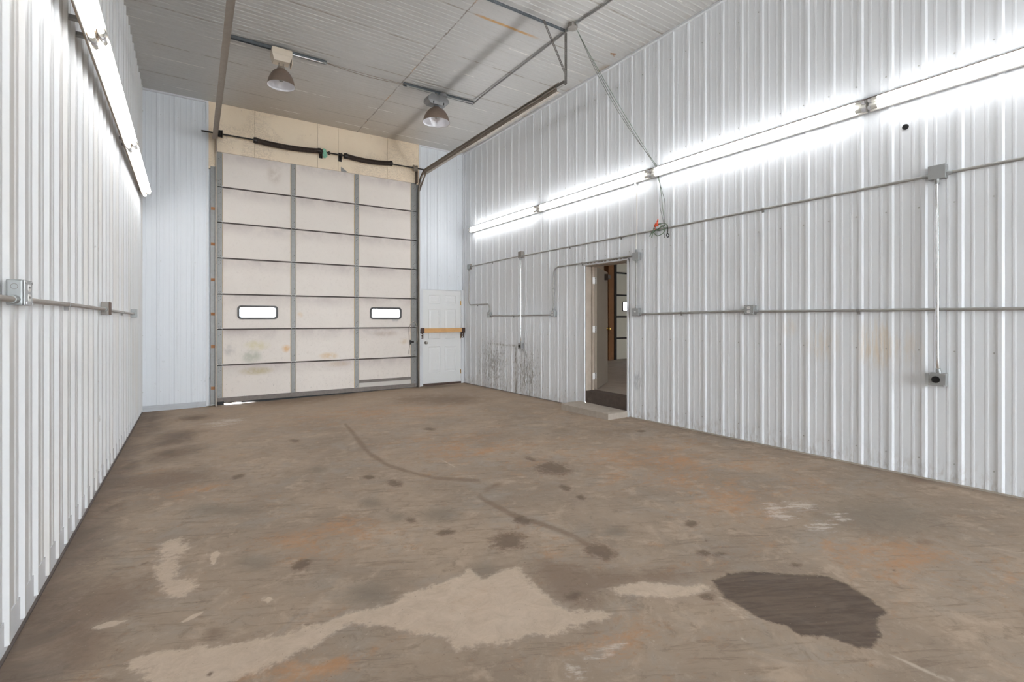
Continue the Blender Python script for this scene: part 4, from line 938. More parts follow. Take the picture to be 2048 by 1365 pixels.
k = MB(); k.lathe([(.0, -.062), (.018, -.062), (.028, -.052), (.030, -.042), (.022, -.030), (.011, -.022), (.011, -.006), (.032, -.004), (.032, 0), (0, 0)], 16, 0, rotM((4.170, DF, .955), (-PI / 2, 0, 0)))
part(k, 'door_knob', M_STEELK, door1)
for z in (.31, 1.08, 1.80):
    h = MB().tube([(EX1 + .002, DF - .008, z - .045), (EX1 + .002, DF - .008, z + .045)], .007, 8); h.box(EX1 - .012, EX1 + .014, DF - .003, DF - .001, z - .045, z + .045)
    part(h, 'hinge', M_BRASS, door1)
BY = YB - .034
def bar_bracket(x, label):
    b = MB(); w_ = .038
    b.box(x - w_, x + w_, BY - .004, BY, 1.045, 1.262)
    b.box(x - w_, x + w_, BY - .060, BY - .004, 1.158, 1.164); b.box(x - w_, x + w_, BY - .066, BY - .060, 1.158, 1.262)
    for z in (1.075, 1.125): b.disc(.013, 10, rotM((x, BY - .004, z), (PI / 2, 0, 0)), 1, .006)
    o = b.build('bar_bracket', [M_IRON, M_SOCK], label=label, cat='bracket', group='iron brackets of the wooden bar'); return o
bar_bracket(4.065, 'brown iron bracket holding the wooden bar, beside the overhead door')
bar_bracket(5.010, 'brown iron bracket holding the wooden bar, in the room corner')
b = MB().box(4.085, 5.020, BY - .0575, BY - .0055, 1.1655, 1.254, bev=.004)
b.build('barricade_bar', M_WOOD, label='yellow wooden bar laid across the white entry door', cat='wooden bar')

# ---------------------------------------------------------------- doorway in the right wall, step, room beyond
DT = .19                                   # thickness of the wall
j = MB()
j.box(XR - .002, XR + .115, DY1 - .012, DY1 + .03, .19, DZ); part_frame = j
j.box(XR + .115, XR + .15, DY1 - .030, DY1 + .03, .365, DZ - .01)
j.box(XR - .002, XR + DT, DY0 - .03, DY0 + .012, .19, DZ); j.box(XR - .002, XR + DT, DY0, DY1, DZ - .018, DZ + .03)
ds = struct(j, 'trim_11', M_OLDWOOD)
e = MB()
e.box(XR - .024, XR + .002, DY1 + .000, DY1 + .014, .185, DZ + .014); e.box(XR - .024, XR + .002, DY0 - .024, DY0, .09, DZ + .014); e.box(XR - .0245, XR + .002, DY0 - .024, DY1 + .014, DZ - .004, DZ + .014)
struct(e, 'trim_12', M_TRIM)
struct(MB().box(XR - .005, XR + DT, DY0 + .0125, DY1 - .0125, .10, .362), 'trim_13', [M_SILL])
# door leaf swung into the room beyond
hx, hy = XR + .172, DY1 - .012
ang = math.atan2(.545, .770)
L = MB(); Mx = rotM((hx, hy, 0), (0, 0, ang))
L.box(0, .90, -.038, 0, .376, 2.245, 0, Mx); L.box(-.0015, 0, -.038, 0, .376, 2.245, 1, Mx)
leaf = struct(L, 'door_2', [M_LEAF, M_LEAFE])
for z in (.575, 1.292, 2.037):
    h = MB(); h.box(-.004, -.0016, -.036, -.004, z - .05, z + .05, 0, Mx); h.tube([Mx @ Vector((-.006, .004, z - .052)), Mx @ Vector((-.006, .004, z + .052))], .008, 8)
    h.box(XR + .118, XR + .165, hy - .019, hy - .0165, z - .05, z + .05)
    for q in range(3): h.disc(.005, 8, Mx @ rotM((-.004, -.012 - .010 * (q % 2), z - .035 + .035 * q), (0, -PI / 2, 0)), 1, .002)
    part(h, 'hinge', [M_HINGE, M_DARK], leaf)
for sd in (1, -1):
    k = MB(); k.lathe([(0, -.068), (.016, -.066), (.027, -.055), (.028, -.044), (.020, -.030), (.010, -.022), (.010, -.006), (.030, -.004), (.030, 0), (0, 0)], 14, 0, Mx @ rotM((.84, -.038 if sd > 0 else 0, 1.283), (-PI / 2 if sd > 0 else PI / 2, 0, 0)))
    part(k, 'door_knob', M_BRASS, leaf)
c = MB(); c.box(.62, .86, -.095, -.04, 2.13, 2.185, 0, Mx); c.box(.60, .63, -.10, -.04, 2.09, 2.19, 0, Mx)
part(c, 'door_closer', M_RAIL, leaf)
# concrete step in front of the doorway
bm = bmesh.new(); bmesh.ops.create_cube(bm, size=1)
for v in bm.verts: v.co = (4.870 + v.co.x * .384, 5.283 + v.co.y * .985, 0); 
bm.free()
nx_, ny_ = 10, 24; V = []; F = []
sx0, sx1, sy0, sy1 = 4.683, XR - .022, 4.790, 5.776
def top_z(i, j_): return .190 + .006 * noise.noise(Vector((i * .6, j_ * .5, 3)))
st = bmesh.new()
grid = [[st.verts.new((sx0 + (sx1 - sx0) * i / nx_, sy0 + (sy1 - sy0) * j_ / ny_ , top_z(i, j_) - (.006 + .006 * random.random() if i == 0 or j_ == 0 else 0))) for j_ in range(ny_ + 1)] for i in range(nx_ + 1)]
for i in range(nx_):
    for j_ in range(ny_): st.faces.new((grid[i][j_], grid[i + 1][j_], grid[i + 1][j_ + 1], grid[i][j_ + 1]))
ring = [grid[i][0] for i in range(nx_ + 1)] + [grid[nx_][j_] for j_ in range(1, ny_ + 1)] + [grid[i][ny_] for i in range(nx_ - 1, -1, -1)] + [grid[0][j_] for j_ in range(ny_ - 1, 0, -1)]
mid = [st.verts.new((v.co.x + random.uniform(-.004, .004), v.co.y + random.uniform(-.003, .003), .145)) for v in ring]
low = [st.verts.new((v.co.x, v.co.y, floor_z(v.co.x, v.co.y) - .004)) for v in ring]
for a in range(len(ring)):
    b_ = (a + 1) % len(ring)
    st.faces.new((ring[b_], ring[a], mid[a], mid[b_])); st.faces.new((mid[b_], mid[a], low[a], low[b_]))
bmesh.ops.recalc_face_normals(st, faces=st.faces[:])
me = bpy.data.meshes.new('concrete_step'); st.to_mesh(me); st.free(); me.materials.append(M_STEP)
o = bpy.data.objects.new('concrete_step', me); COL.objects.link(o)
tag(o, 'chipped concrete step on the floor below the open doorway', 'step')

# the bay beyond: floor, walls, its own overhead door
SX0, SX1 = XR + DT, 12.6
struct(MB().box(SX0 - .0, SX1, -1.2, YB, .25, .362), 'floor_side', M_FLOOR2)
w = MB(); w.box(SX0 - .04, SX0, -1.2, DY0 - .03, .3, 3.6); w.box(SX0 - .04, SX0, DY1 + .05, YB, .3, 3.6); w.box(SX0 - .04, SX0, DY0 - .03, DY1 + .05, DZ + .04, 3.6)
w.box(SX1, SX1 + .1, -1.2, YB, .3, 3.6); w.box(SX0, 9.56, YB, YB + .1, .3, 3.6); w.box(9.56, SX1, YB, YB + .1, 2.99, 3.6)
w.box(SX0, 8.4, -1.3, -1.2, .3, 3.6); w.box(10.6, SX1, -1.3, -1.2, .3, 3.6); w.box(8.4, 10.6, -1.3, -1.2, 2.9, 3.6)  # unseen front wall, its opening added and sized to light the bay
struct(w, 'wall_side', M_SIDEW)
struct(MB().box(SX0 - .04, SX1, -1.2, YB + .1, 3.6, 3.7), 'ceiling_side', M_SIDEW)
g2 = thing('garage_door', (10.9, 9.60, .36), 'grey panelled overhead door in the room beyond the open doorway', 'garage door'); g2['kind'] = 'thing'
zz = [.345, .934, 1.515, 2.096, 2.695, 2.99]
for i in range(5):
    b = MB(); wn = (9.90, 10.50, 1.690, 1.915) if i == 2 else None
    a0, a1, ya, yb, z0, z1 = 9.60, 12.5, 9.56, 9.60, zz[i] + .022, zz[i + 1] - .022
    if wn:
        b.box(a0, wn[0], ya, yb, z0, z1); b.box(wn[1], a1, ya, yb, z0, z1); b.box(wn[0], wn[1], ya, yb, z0, wn[2]); b.box(wn[0], wn[1], ya, yb, wn[3], z1)
    else: b.box(a0, a1, ya, yb, z0, z1, bev=.012)
    s_ = part(b, 'door_section', M_SIDEP, g2)
    part(MB().box(9.585, 12.5, 9.585, 9.62, zz[i + 1] - .03, zz[i + 1] + .03), 'joint_rail', M_BLACK, s_)
    if wn:
        f = MB(); f.box(wn[0] - .03, wn[0] + .005, 9.55, 9.56, wn[2] - .03, wn[3] + .01); f.box(wn[0] - .03, wn[1], 9.55, 9.56, wn[2] - .03, wn[2]); f.box(wn[0] - .03, wn[1], 9.55, 9.56, wn[3], wn[3] + .012)
        part(f, 'window_frame', M_RAIL, s_); part(MB().box(wn[0], wn[1], 9.575, 9.58, wn[2], wn[3]), 'window_pane', M_GLASS, s_)
part(MB().box(9.585, 12.5, 9.57, 9.61, .362, .375), 'bottom_seal', M_BLACK, g2)
part(MB().box(9.53, 9.60, 9.50, 9.545, .362, 3.2), 'rail', M_BLACK, g2)
MB().box(9.24, 9.43, 9.44, 9.60, .362, 3.598).build('wooden_post', M_STUD, label='dark brown wooden post seen through the doorway, left of the grey overhead door', cat='post')

# ---------------------------------------------------------------- fluorescent strips
def fluorescent(y0, y1, c, a, n, label, group, lip, stand):
    """tubes run along y; c: middle of the tube pair (x, z); a: direction tube to tube; n: direction it faces"""
    a, n = Vector((a[0], 0, a[1])).normalized(), Vector((n[0], 0, n[1])).normalized()
    C0 = Vector((c[0], 0, c[1]))
    t = thing('fluorescent_light', (c[0], (y0 + y1) / 2, c[1]), label, 'fluorescent light', group)
    def P(u, v, y): q = C0 + a * u + n * v; return (q.x, y, q.z)
    def prism(mb, outline, ya, yb, mi=0):
        k = len(outline); V = [P(u, v, ya) for u, v in outline] + [P(u, v, yb) for u, v in outline]
        mb.add(V, [(i, (i + 1) % k, k + (i + 1) % k, k + i) for i in range(k)] + [tuple(range(k))[::-1], tuple(range(k, 2 * k))], mi)
    h = MB()
    prism(h, [(-.050, -.062), (.050, -.062), (.055, -.024), (.014, -.022), (.010, -.012), (-.010, -.012), (-.014, -.022), (-.050, -.030)], y0 + .002, y1 - .002)
    part(h, 'housing', M_ENAMEL if lip else M_ENAMEL_L, t)
    if not lip:
        for s in (-1, 1):
            r = MB(); prism(r, [(.050 * s, -.034), (.053 * s, -.034), (.066 * s, .004), (.063 * s, .004)][::s], y0 + .002, y1 - .002); part(r, 'reflector', M_ENAMEL, t)
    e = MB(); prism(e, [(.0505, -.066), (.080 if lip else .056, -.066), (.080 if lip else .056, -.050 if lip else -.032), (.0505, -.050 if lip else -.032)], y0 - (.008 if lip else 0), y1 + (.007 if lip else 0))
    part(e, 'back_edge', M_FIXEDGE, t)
    for s in (-1, 1):
        part(MB().tube([P(.031 * s, 0, y0 + .075), P(.031 * s, 0, y1 - .075)], .0185, 16), 'tube', M_TUBE, t)
        for ye, d in ((y0, 1), (y1, -1)):
            sk = MB()
            sk.tube([P(.031 * s, 0, ye + d * .026), P(.031 * s, 0, ye + d * .0748)], .0188, 14, 1)
            o = [(.031 * s - .014, -.030), (.031 * s + .014, -.030), (.031 * s + .014, .010), (.031 * s + .006, .020), (.031 * s - .006, .020), (.031 * s - .014, .010)]
            prism(sk, o, min(ye + d * .004, ye + d * .024), max(ye + d * .004, ye + d * .024))
            part(sk, 'lamp_holder', [M_SOCKET, M_TUBE_END], t)
    for y in (y0 + .10, y1 - .10):
        q = P(0, -.062, y); xw = stand(y)
        part(MB().box(min(q[0], xw), max(q[0], xw), y - .02, y + .02, q[2] - .012, q[2] + .012), 'mounting_bracket', M_GALV, t)
    return t
RX, RZ = XR - .086, 3.3225
for y1, y0, nm in ((9.225, 6.795, 'farthest lit tube fixture on the right wall, ending near the back corner'), (6.780, 4.350, 'lit tube fixture on the right wall above the open doorway, left of the dangling wires'),
                    (4.335, 1.925, 'lit tube fixture on the right wall, right of the dangling wires'), (1.905, -.52, 'nearest lit tube fixture on the right wall, running past the large grey box')):
    fluorescent(y0, y1, (RX, RZ), (0, 1), (-1, 0), nm, 'tube lights on the right wall', True, lambda y: XR - .002)
for y1, y0, nm in ((9.10, 6.67, 'farthest lit tube fixture on the left wall, ending by the back corner'), (6.65, 4.22, 'middle lit tube fixture on the left wall'),
                    (4.20, 1.77, 'nearest lit tube fixture on the left wall, highest in view')):
    fluorescent(y0, y1, (-.485, 3.288), (.743, .669), (.669, -.743), nm, 'tube lights on the left wall', False, lambda y: left_x(y) + .003)

# ---------------------------------------------------------------- conduit and boxes on the right wall
def rw(y, z, off=.034):
    k = (XR - off) / XR; return (XR - off, y * k, CAMZ + (z - CAMZ) * k)
def conduit(pts, label, mat=M_CONDUIT, r=.0125, straps=(), rb=.12, name='conduit', n=7):
    P = bend(pts, rb, n); c = [sum(v[i] for v in P) / len(P) for i in range(3)]
    t = thing(name, P[0], label, 'conduit', 'conduits on walls and ceiling')
    part(MB().tube(P, r, 12), 'pipe', mat, t)
    for a, b in ((P[0], P[1]), (P[-1], P[-2])):
        a, b = Vector(a), Vector(b); d = (b - a).normalized()
        part(MB().tube([a, a + d * .022, a + d * .024, a + d * .040], [.019, .019, .0165, .0165], 10), 'connector', M_BOX, t)
    for q, wall in straps:
        s = MB(); q = Vector(q)
        s.tube([q + Vector((0, -.012, 0)), q + Vector((0, .012, 0))] if wall != 'v' else [q + Vector((0, 0, -.012)), q + Vector((0, 0, .012))], r + .0025, 10)
        s.box(q.x, q.x + (.013 if q.x > 2 else -.018), q.y - .010, q.y + .010, q.z - r - .022, q.z - r + .004)
        part(s, 'strap', M_GALV, t)
    return t
def wall_box(name, y, z, kind, label, s=1, w=.104, h=.104, dep=.056, x0=None, mat=None, cover=None):
    """s=1: on the right wall facing -x; s=-1: on the left wall facing +x"""
    xw = XR if s == 1 else x0
    mat = mat or M_BOX; cover = cover or M_COVER
    t = thing(name, (xw, y, z), label, 'electrical box', 'electrical boxes on the walls')
    def X(d): return xw - s * d
    b = MB(); d0 = .001 if s == 1 else .019
    xa, xb = sorted((X(d0), X(dep))); b.box(xa, xb, y - w / 2, y + w / 2, z - h / 2, z + h / 2, bev=.006)
    M_ = lambda yy, zz, d: rotM((X(d), yy, zz), (0, -PI / 2 * s, 0))
    # knock-outs on the sides
    for zz in (-.024, .024):
        for sy in (-1, 1): b.lathe([(.010, 0), (.011, .0006), (.012, 0)], 14, 1, rotM((X((d0 + dep) / 2), y + sy * (w / 2), z + zz), (-PI / 2 * sy, 0, 0)), False)
    part(b, 'body', [mat, M_BOXD], t)
    c = MB(); xa, xb = sorted((X(dep), X(dep + .007)))
    c.box(xa, xb, y - w / 2 + .001, y + w / 2 - .001, z - h / 2 + .001, z + h / 2 - .001, bev=.0025)
    if kind != 'blank':
        for dy, dz in ((-1, 1), (1, -1), (1, 1), (-1, -1)): c.disc(.0055, 8, M_(y + dy * (w / 2 - .010), z + dz * (h / 2 - .010), dep + .0068), 1, .003)
    part(c, 'cover', [cover, M_CONDUIT_B], t)
    if kind == 'duplex':
        for dz in (-.021, .021):
            r = MB(); xa, xb = sorted((X(dep + .006), X(dep + .010)))
            P = []
            for k in range(20):
                an = 2 * PI * k / 20; P.append((y + .0185 * math.cos(an), z + dz + max(-.0145, min(.0145, .0185 * math.sin(an)))))
            V = [(xa, p[0], p[1]) for p in P] + [(xb, p[0], p[1]) for p in P]
            r.add(V, [(k, (k + 1) % 20, 20 + (k + 1) % 20, 20 + k) for k in range(20)] + [tuple(range(20)), tuple(range(20, 40))])
            xf = X(dep + .0102)
            for dy in (-.0065, .0065): r.box(min(xf, xf - s * .0008), max(xf, xf - s * .0008), y + dy - .001, y + dy + .001, z + dz - .003, z + dz + .006, 1)
            part(r, 'receptacle', [M_SOCK, M_BLACK], t)
    if kind == 'round':
        r = MB(); r.lathe([(.0001, .004), (.022, .004), (.024, .010), (.027, .010), (.027, 0)], 24, 0, M_(y + .006, z, dep + .006), False)
        part(r, 'round_receptacle', M_BLACK, t)
    if kind == 'switch':
        r = MB(); r.disc(.012, 14, M_(y, z + .004, dep + .0068), 0, .003); r.lathe([(.0001, .026), (.004, .025), (.0055, .004), (.0055, 0)], 10, 0, M_(y, z + .004, dep + .0068) @ rotM((0, 0, 0), (0, .35, 0)))
        part(r, 'toggle', M_SOCK, t)
    return t
def bx(y, z): p = rw(y, z, .058); return p[1], p[2]
B = {}
def place(key, name, y, z, kind, label, **kw):
    yy, zz = bx(y, z); B[key] = (yy, zz); wall_box(name, yy, zz, kind, label, **kw)
place('b1', 'junction_box', 9.40, 2.574, 'blank', 'grey junction box on the upper conduit in the back right corner', mat=M_BOXD)
place('b2', 'junction_box', 7.44, 2.622, 'blank', 'small brownish junction box on the upper conduit, above the round receptacle near the corner', mat=M_BOXD, cover=M_BOXD, h=.115)
place('b3', 'junction_box', 1.455, 2.636, 'blank', 'large grey junction box at the right, where the bright conduit drops', w=.112, h=.112)
place('b4', 'outlet_box', 8.56, 1.535, 'duplex', 'small outlet box on the right wall nearest the back corner, under a bent conduit')
place('b5', 'outlet_box', 6.478, 1.540, 'duplex', 'outlet box on the right wall, below the conduit bend left of the doorway')
place('b6', 'junction_box', 4.668, 2.297, 'blank', 'grey junction box at the top right corner of the open doorway')
place('b7', 'switch_box', 4.668, 1.542, 'switch', 'grey switch box beside the open doorway')
place('b8', 'outlet_box', 3.052, 1.548, 'duplex', 'duplex outlet box with two pale sockets, midway along the right wall')
place('b9', 'receptacle_box', 1.452, .957, 'round', 'steel box with a black round receptacle, low at the far right', w=.112, h=.104)
place('b10', 'receptacle_box', 7.44, .954, 'round', 'steel box with a black round receptacle, low beside the mould stains')
X0 = XR - .034
def sp(y, z): return ((X0, y, z), 'h')
zA = 2.566
conduit([(X0, B['b1'][0] - .05, zA - .004), (X0, B['b2'][0] + .05, 2.590)], 'upper conduit between the corner box and the brownish box on the right wall', straps=[sp(8.35, 2.576)])
conduit([(X0, B['b2'][0] - .05, 2.582), (X0, 4.40, 2.590), (X0, B['b3'][0] + .056, 2.604)], 'long upper conduit crossing above the doorway to the large grey box', straps=[sp(6.0, 2.585), sp(2.88, 2.597), sp(4.9, 2.588)], rb=.02)
conduit([(X0, B['b3'][0] - .056, 2.604), (X0, -1.2, 2.604)], 'upper conduit running right from the large grey box', straps=[sp(-.4, 2.604)])
conduit([(X0, B['b1'][0] + .02, B['b1'][1] - .05), (X0, B['b1'][0] + .02, 1.748), (X0, B['b4'][0] + .005, 1.752), (X0, B['b4'][0] + .005, B['b4'][1] + .05)], 'bent conduit dropping down the back corner to the nearest outlet box', straps=[((X0, 8.95, 1.75), 'h')], rb=.11)
conduit([(X0, B['b4'][0] - .05, 1.512), (X0, B['b5'][0] + .05, 1.516)], 'level conduit between two outlet boxes left of the doorway', straps=[sp(7.6, 1.513)])
conduit([(X0, B['b5'][0], B['b5'][1] + .05), (X0, B['b5'][0], 2.295), (X0, B['b6'][0] + .05, 2.303)], 'conduit rising from an outlet box and bending across the top of the doorway', straps=[((X0, B['b5'][0], 1.95), 'v'), sp(5.7, 2.298)], rb=.14)
conduit([(X0, B['b6'][0] + .005, B['b6'][1] - .05), (X0, B['b7'][0] + .005, B['b7'][1] + .05)], 'short upright conduit between the two boxes right of the doorway', r=.0105)
conduit([(X0, B['b6'][0] + .005, B['b6'][1] + .05), (X0, B['b6'][0] + .005, 2.50), (X0, B['b6'][0] - .005, 2.57), (X0, B['b6'][0] - .005, 3.20), (X0 + .01, B['b6'][0] + .03, 3.27)], 'thin conduit rising from the doorway box to the tube light', r=.0095, rb=.05, mat=M_ENAMEL)
conduit([(X0, B['b7'][0] - .05, 1.512), (X0, B['b8'][0] + .05, 1.536)], 'level conduit from the switch box to the duplex outlet', straps=[sp(3.9, 1.524)])
conduit([(X0, B['b8'][0] - .05, 1.528), (X0, -1.2, 1.515)], 'level conduit running right from the duplex outlet, behind the bright conduit', straps=[sp(2.0, 1.524), sp(.2, 1.518)])
XB = XR - .062
conduit([(XB + .015, B['b3'][0] + .002, B['b3'][1] - .056), (XB + .01, B['b3'][0] + .002, 2.45), (XB, B['b3'][0] - .004, 2.35), (XB, B['b9'][0] - .004, 1.10), (XB + .02, B['b9'][0] - .006, B['b9'][1] + .052)], 'bright steel conduit dropping to the low round receptacle at far right', mat=M_CONDUIT_B, r=.0125, rb=.08)
conduit([(XB + .015, B['b2'][0], B['b2'][1] - .056), (XB, B['b2'][0] - .03, 2.40), (XB, B['b2'][0] - .036, 1.10), (XB + .02, B['b10'][0] - .03, B['b10'][1] + .052)], 'thin bright conduit dropping to the round receptacle by the mould stains', mat=M_CONDUIT_B, r=.0105, rb=.08)
# open pipe end in the wall
p = rw(1.662, 3.068, .004)
m = MB(); m.lathe([(.0001, .003), (.017, .003), (.019, .0075), (.023, .006), (.023, -.004)], 18, 0, rotM((XR - .001, p[1], p[2]), (0, -PI / 2, 0)), False)
m.build('pipe_hole', M_BLACK, label='small dark round hole in the right wall below the nearest tube light', cat='hole')

# ---------------------------------------------------------------- conduit and boxes on the left wall
wall_box('outlet_box', 2.862, 1.556, 'duplex', 'nearest outlet box on the left wall, with two pale sockets', s=-1, x0=left_x(2.86), w=.118, h=.106, dep=.070, mat=M_BOX)
wall_box('outlet_box', 5.38, 1.536, 'blank', 'rusty brown box in the middle of the left wall conduit', s=-1, x0=left_x(5.38), w=.118, h=.110, dep=.070, mat=M_BOXD, cover=plain('rusted_cover', (.17, .12, .09), .7, .2, var=.3, scale=30))
wall_box('outlet_box', 7.79, 1.518, 'blank', 'small grey box ending the left wall conduit, near the back corner', s=-1, x0=left_x(7.79), w=.118, h=.106, dep=.070, mat=M_BOX)
M_CONDL = plain('dusty_conduit', (.36, .325, .29), .5, .35, var=.12, scale=12)
lx = lambda y: left_x(y) + .046
conduit([(lx(-.5), -.5, 1.518), (lx(2.80), 2.802, 1.526)], 'conduit entering along the left wall to the nearest outlet box', mat=M_CONDL, r=.0125)
conduit([(lx(2.92), 2.922, 1.528), (lx(4.0), 4.0, 1.532), (lx(5.32), 5.320, 1.528)], 'conduit between the nearest outlet box and the rusty box on the left wall', mat=M_CONDL, r=.0125, straps=[((lx(3.85), 3.85, 1.531), 'h')], rb=.02)
conduit([(lx(5.44), 5.442, 1.522), (lx(7.73), 7.730, 1.514)], 'conduit between the rusty box and the last box on the left wall', mat=M_CONDL, r=.0125, straps=[((lx(6.6), 6.6, 1.518), 'h')])

# ---------------------------------------------------------------- high-bay lamps on strut channels
def strut(x0, x1, y, label):
    m = MB(); w = .0205; z1 = H - .001; z0 = z1 - .041
    for a, b, c, e in ((-w, -w + .003, z0, z1), (w - .003, w, z0, z1), (-w, w, z1 - .003, z1), (-w, -w + .010, z0, z0 + .003), (w - .010, w, z0, z0 + .003)):
        m.box(x0, x1, y + a, y + b, c, e)
    return m.build('strut_channel', M_STRUT, label=label, cat='steel channel', group='strut channels on the ceiling')
SYL = 7.215
strut(.47, 1.635, SYL, 'grey strut channel on the ceiling over the cream lamp, behind the left track')
strut(2.765, 3.985, SYL, 'grey strut channel on the ceiling over the grey lamp')
def bell_lamp(x, y, zr, R, hb, label, kind):
    t = thing('high_bay_lamp', (x, y, zr), label, 'ceiling lamp', 'high-bay lamps')
    T = rotM((x, y, zr))
    n = 12
    out = [(R * 1.03, -.004)] + [(R * max(.24, math.sqrt(max(0, 1 - (k / n) ** 1.7)) * .99), hb * k / n) for k in range(n + 1)]
    inn = [(r - .004, z) for r, z in out[1:]]
    b = MB(); b.lathe(out, 36, 0, T); b.lathe([(R * 1.03, -.004), (R * 1.035, .000), (R * 1.01, .006)], 36, 0, T)
    b.lathe([(.001, hb), (R * .24, hb)], 36, 0, T)
    sh_ = part(b, 'bell_shade', M_BELL, t)
    b = MB(); b.lathe([(R * 1.025, -.003)] + inn + [(.001, hb - .006)], 36, 0, T); part(b, 'reflector', M_BELLIN, t)
    g = MB(); g.lathe([(.0005, hb * .22), (.022, hb * .26), (.040, hb * .42), (.044, hb * .55), (.034, hb * .72), (.020, hb * .84), (.019, hb * .97)], 16, 0, T); part(g, 'bulb', M_GLASSB, t)
    z = zr + hb
    k = MB()
    for dx in (-.028, .028): k.box(x + dx - .006, x + dx + .006, y - .012, y + .012, z - .004, z + (.075 if kind == 'cream' else .03))
    k.lathe([(.0001, -.01), (.045, -.01), (.05, .0), (.045, .018), (.0001, .018)], 18, 0, rotM((x, y, z)))
    part(k, 'neck', M_GALV_W if kind == 'cream' else M_GREYB, t)
    b = MB()
    if kind == 'cream':
        z0 = z + .070; w, d = .118, .085
        ring = [(w * .80, d * .82, z0), (w, d, z0 + .075), (w * 1.04, d * 1.03, z0 + .078), (w * 1.04, d * 1.03, z0 + .155), (w * .96, d * .95, z0 + .165)]
        mat = M_CREAM
    else:
        z0 = z + .020; w, d = .175, .095
        ring = [(w * .72, d * .8, z0), (w, d, z0 + .045), (w, d, z0 + .052), (w * .98, d * .95, z0 + .10), (w * .55, d * .8, z0 + .155)]
        mat = M_GREYB
    V = [(x + sx_ * a, y + sy_ * b_, zz) for a, b_, zz in ring for sx_, sy_ in ((-1, -1), (1, -1), (1, 1), (-1, 1))]
    q = len(ring)
    b.add(V, [(4 * i + j, 4 * i + (j + 1) % 4, 4 * i + 4 + (j + 1) % 4, 4 * i + 4 + j) for i in range(q - 1) for j in range(4)] + [(3, 2, 1, 0), (4 * q - 4, 4 * q - 3, 4 * q - 2, 4 * q - 1)])
    if kind != 'cream':
        for sx_ in (-1, 1):
            b.box(x + sx_ * .085 - .007, x + sx_ * .085 + .007, y - d * .93 - .004, y - d * .86, z0 + .004, z0 + .042, 1)
        for dx in (-.02, .012): b.box(x + dx - .004, x + dx + .004, y - d - .004, y - d + .02, z0 + .03, z0 + .158)
    else:
        b.box(x + w * 1.0, x + w * 1.06, y - d * .9, y + d * .9, z0 - .02, z0 + .06, 0); b.box(x - w * .3, x + w * .3, y + d, y + d + .02, z0 + .02, z0 + .14)
    part(b, 'ballast_housing', [mat, M_BLACK], t)
    h = MB(); zt = ring[-1][2]
    h.tube(bend([(x + .02, y, zt - .004), (x + .02, y, zt + .03), (x, y + .02, H - .045)], .02, 4), .009, 8)
    part(h, 'hook', M_GALV_W, t)
    return t
bell_lamp(1.050, 7.165, 4.545, .168, .225, 'brown bell lamp with a cream ballast box, hanging near the left track', 'cream')
bell_lamp(3.290, 7.170, 4.550, .208, .235, 'brown bell lamp with a grey ballast box, hanging in the middle of the ceiling', 'grey')
def round_box(x, y, label, r=.052, dp=.050, mat=M_BOXD, seg=16, z=H):
    t = thing('ceiling_box', (x, y, z), label, 'electrical box', 'electrical boxes on the ceiling')
    part(MB().lathe([(.0001, -dp), (r * .96, -dp), (r, -dp + .006), (r, 0), (.0001, 0)], seg, 0, rotM((x, y, z)), False), 'body', mat, t)
    c = MB(); c.disc(r * 1.04, seg, rotM((x, y, z - dp - .004)), 0, .004)
    for a in (0, PI): c.disc(.006, 8, rotM((x + r * .7 * math.cos(a), y + r * .7 * math.sin(a), z - dp - .007)), 1, .004)
    part(c, 'cover', [mat, M_CONDUIT], t)
round_box(.985, 7.150, 'round ceiling box above the cream lamp', z=H - .042, dp=.040)
round_box(3.402, 7.160, 'round ceiling box above the grey lamp', mat=M_GREYB, z=H - .042, dp=.040, r=.060)
round_box(3.945, 4.650, 'octagonal ceiling box from which the loose wires hang', seg=8, r=.062)
ZC = H - .020
conduit([(3.470, 7.165, H - .062), (3.90, 7.165, H - .050), (3.962, 7.165, H - .045), (3.962, 6.95, H - .030), (3.958, 4.72, ZC)], 'ceiling conduit bending from the grey lamp towards the octagonal box', r=.012, rb=.10, mat=M_GALV)
conduit([(3.948, 4.58, ZC), (3.99, 4.07, ZC), (4.05, -1.5, ZC)], 'ceiling conduit running from the octagonal box away from the lamps', r=.012, rb=.03, mat=M_GALV)
conduit([(2.80, 7.178, H - .055), (3.255, 7.166, H - .060)], 'short conduit along the strut left of the grey lamp', r=.010, mat=M_CONDUIT)
conduit([(1.10, 7.166, H - .058), (1.62, 7.175, H - .052)], 'short bright conduit along the strut right of the cream lamp', r=.010, mat=M_CONDUIT_B)
w = thing('ceiling_cable', (1.62, 7.18, H - .045), 'thin pair of cables sagging between the two strut channels', 'cable')
for k in range(2):
    part(MB().tube([(1.62 + 1.18 * i / 14, 7.19 + .012 * k, H - .030 - (.012 + .022 * k) * math.sin(PI * i / 14)) for i in range(15)], .0045, 7), 'strand', M_GALV_W, w)

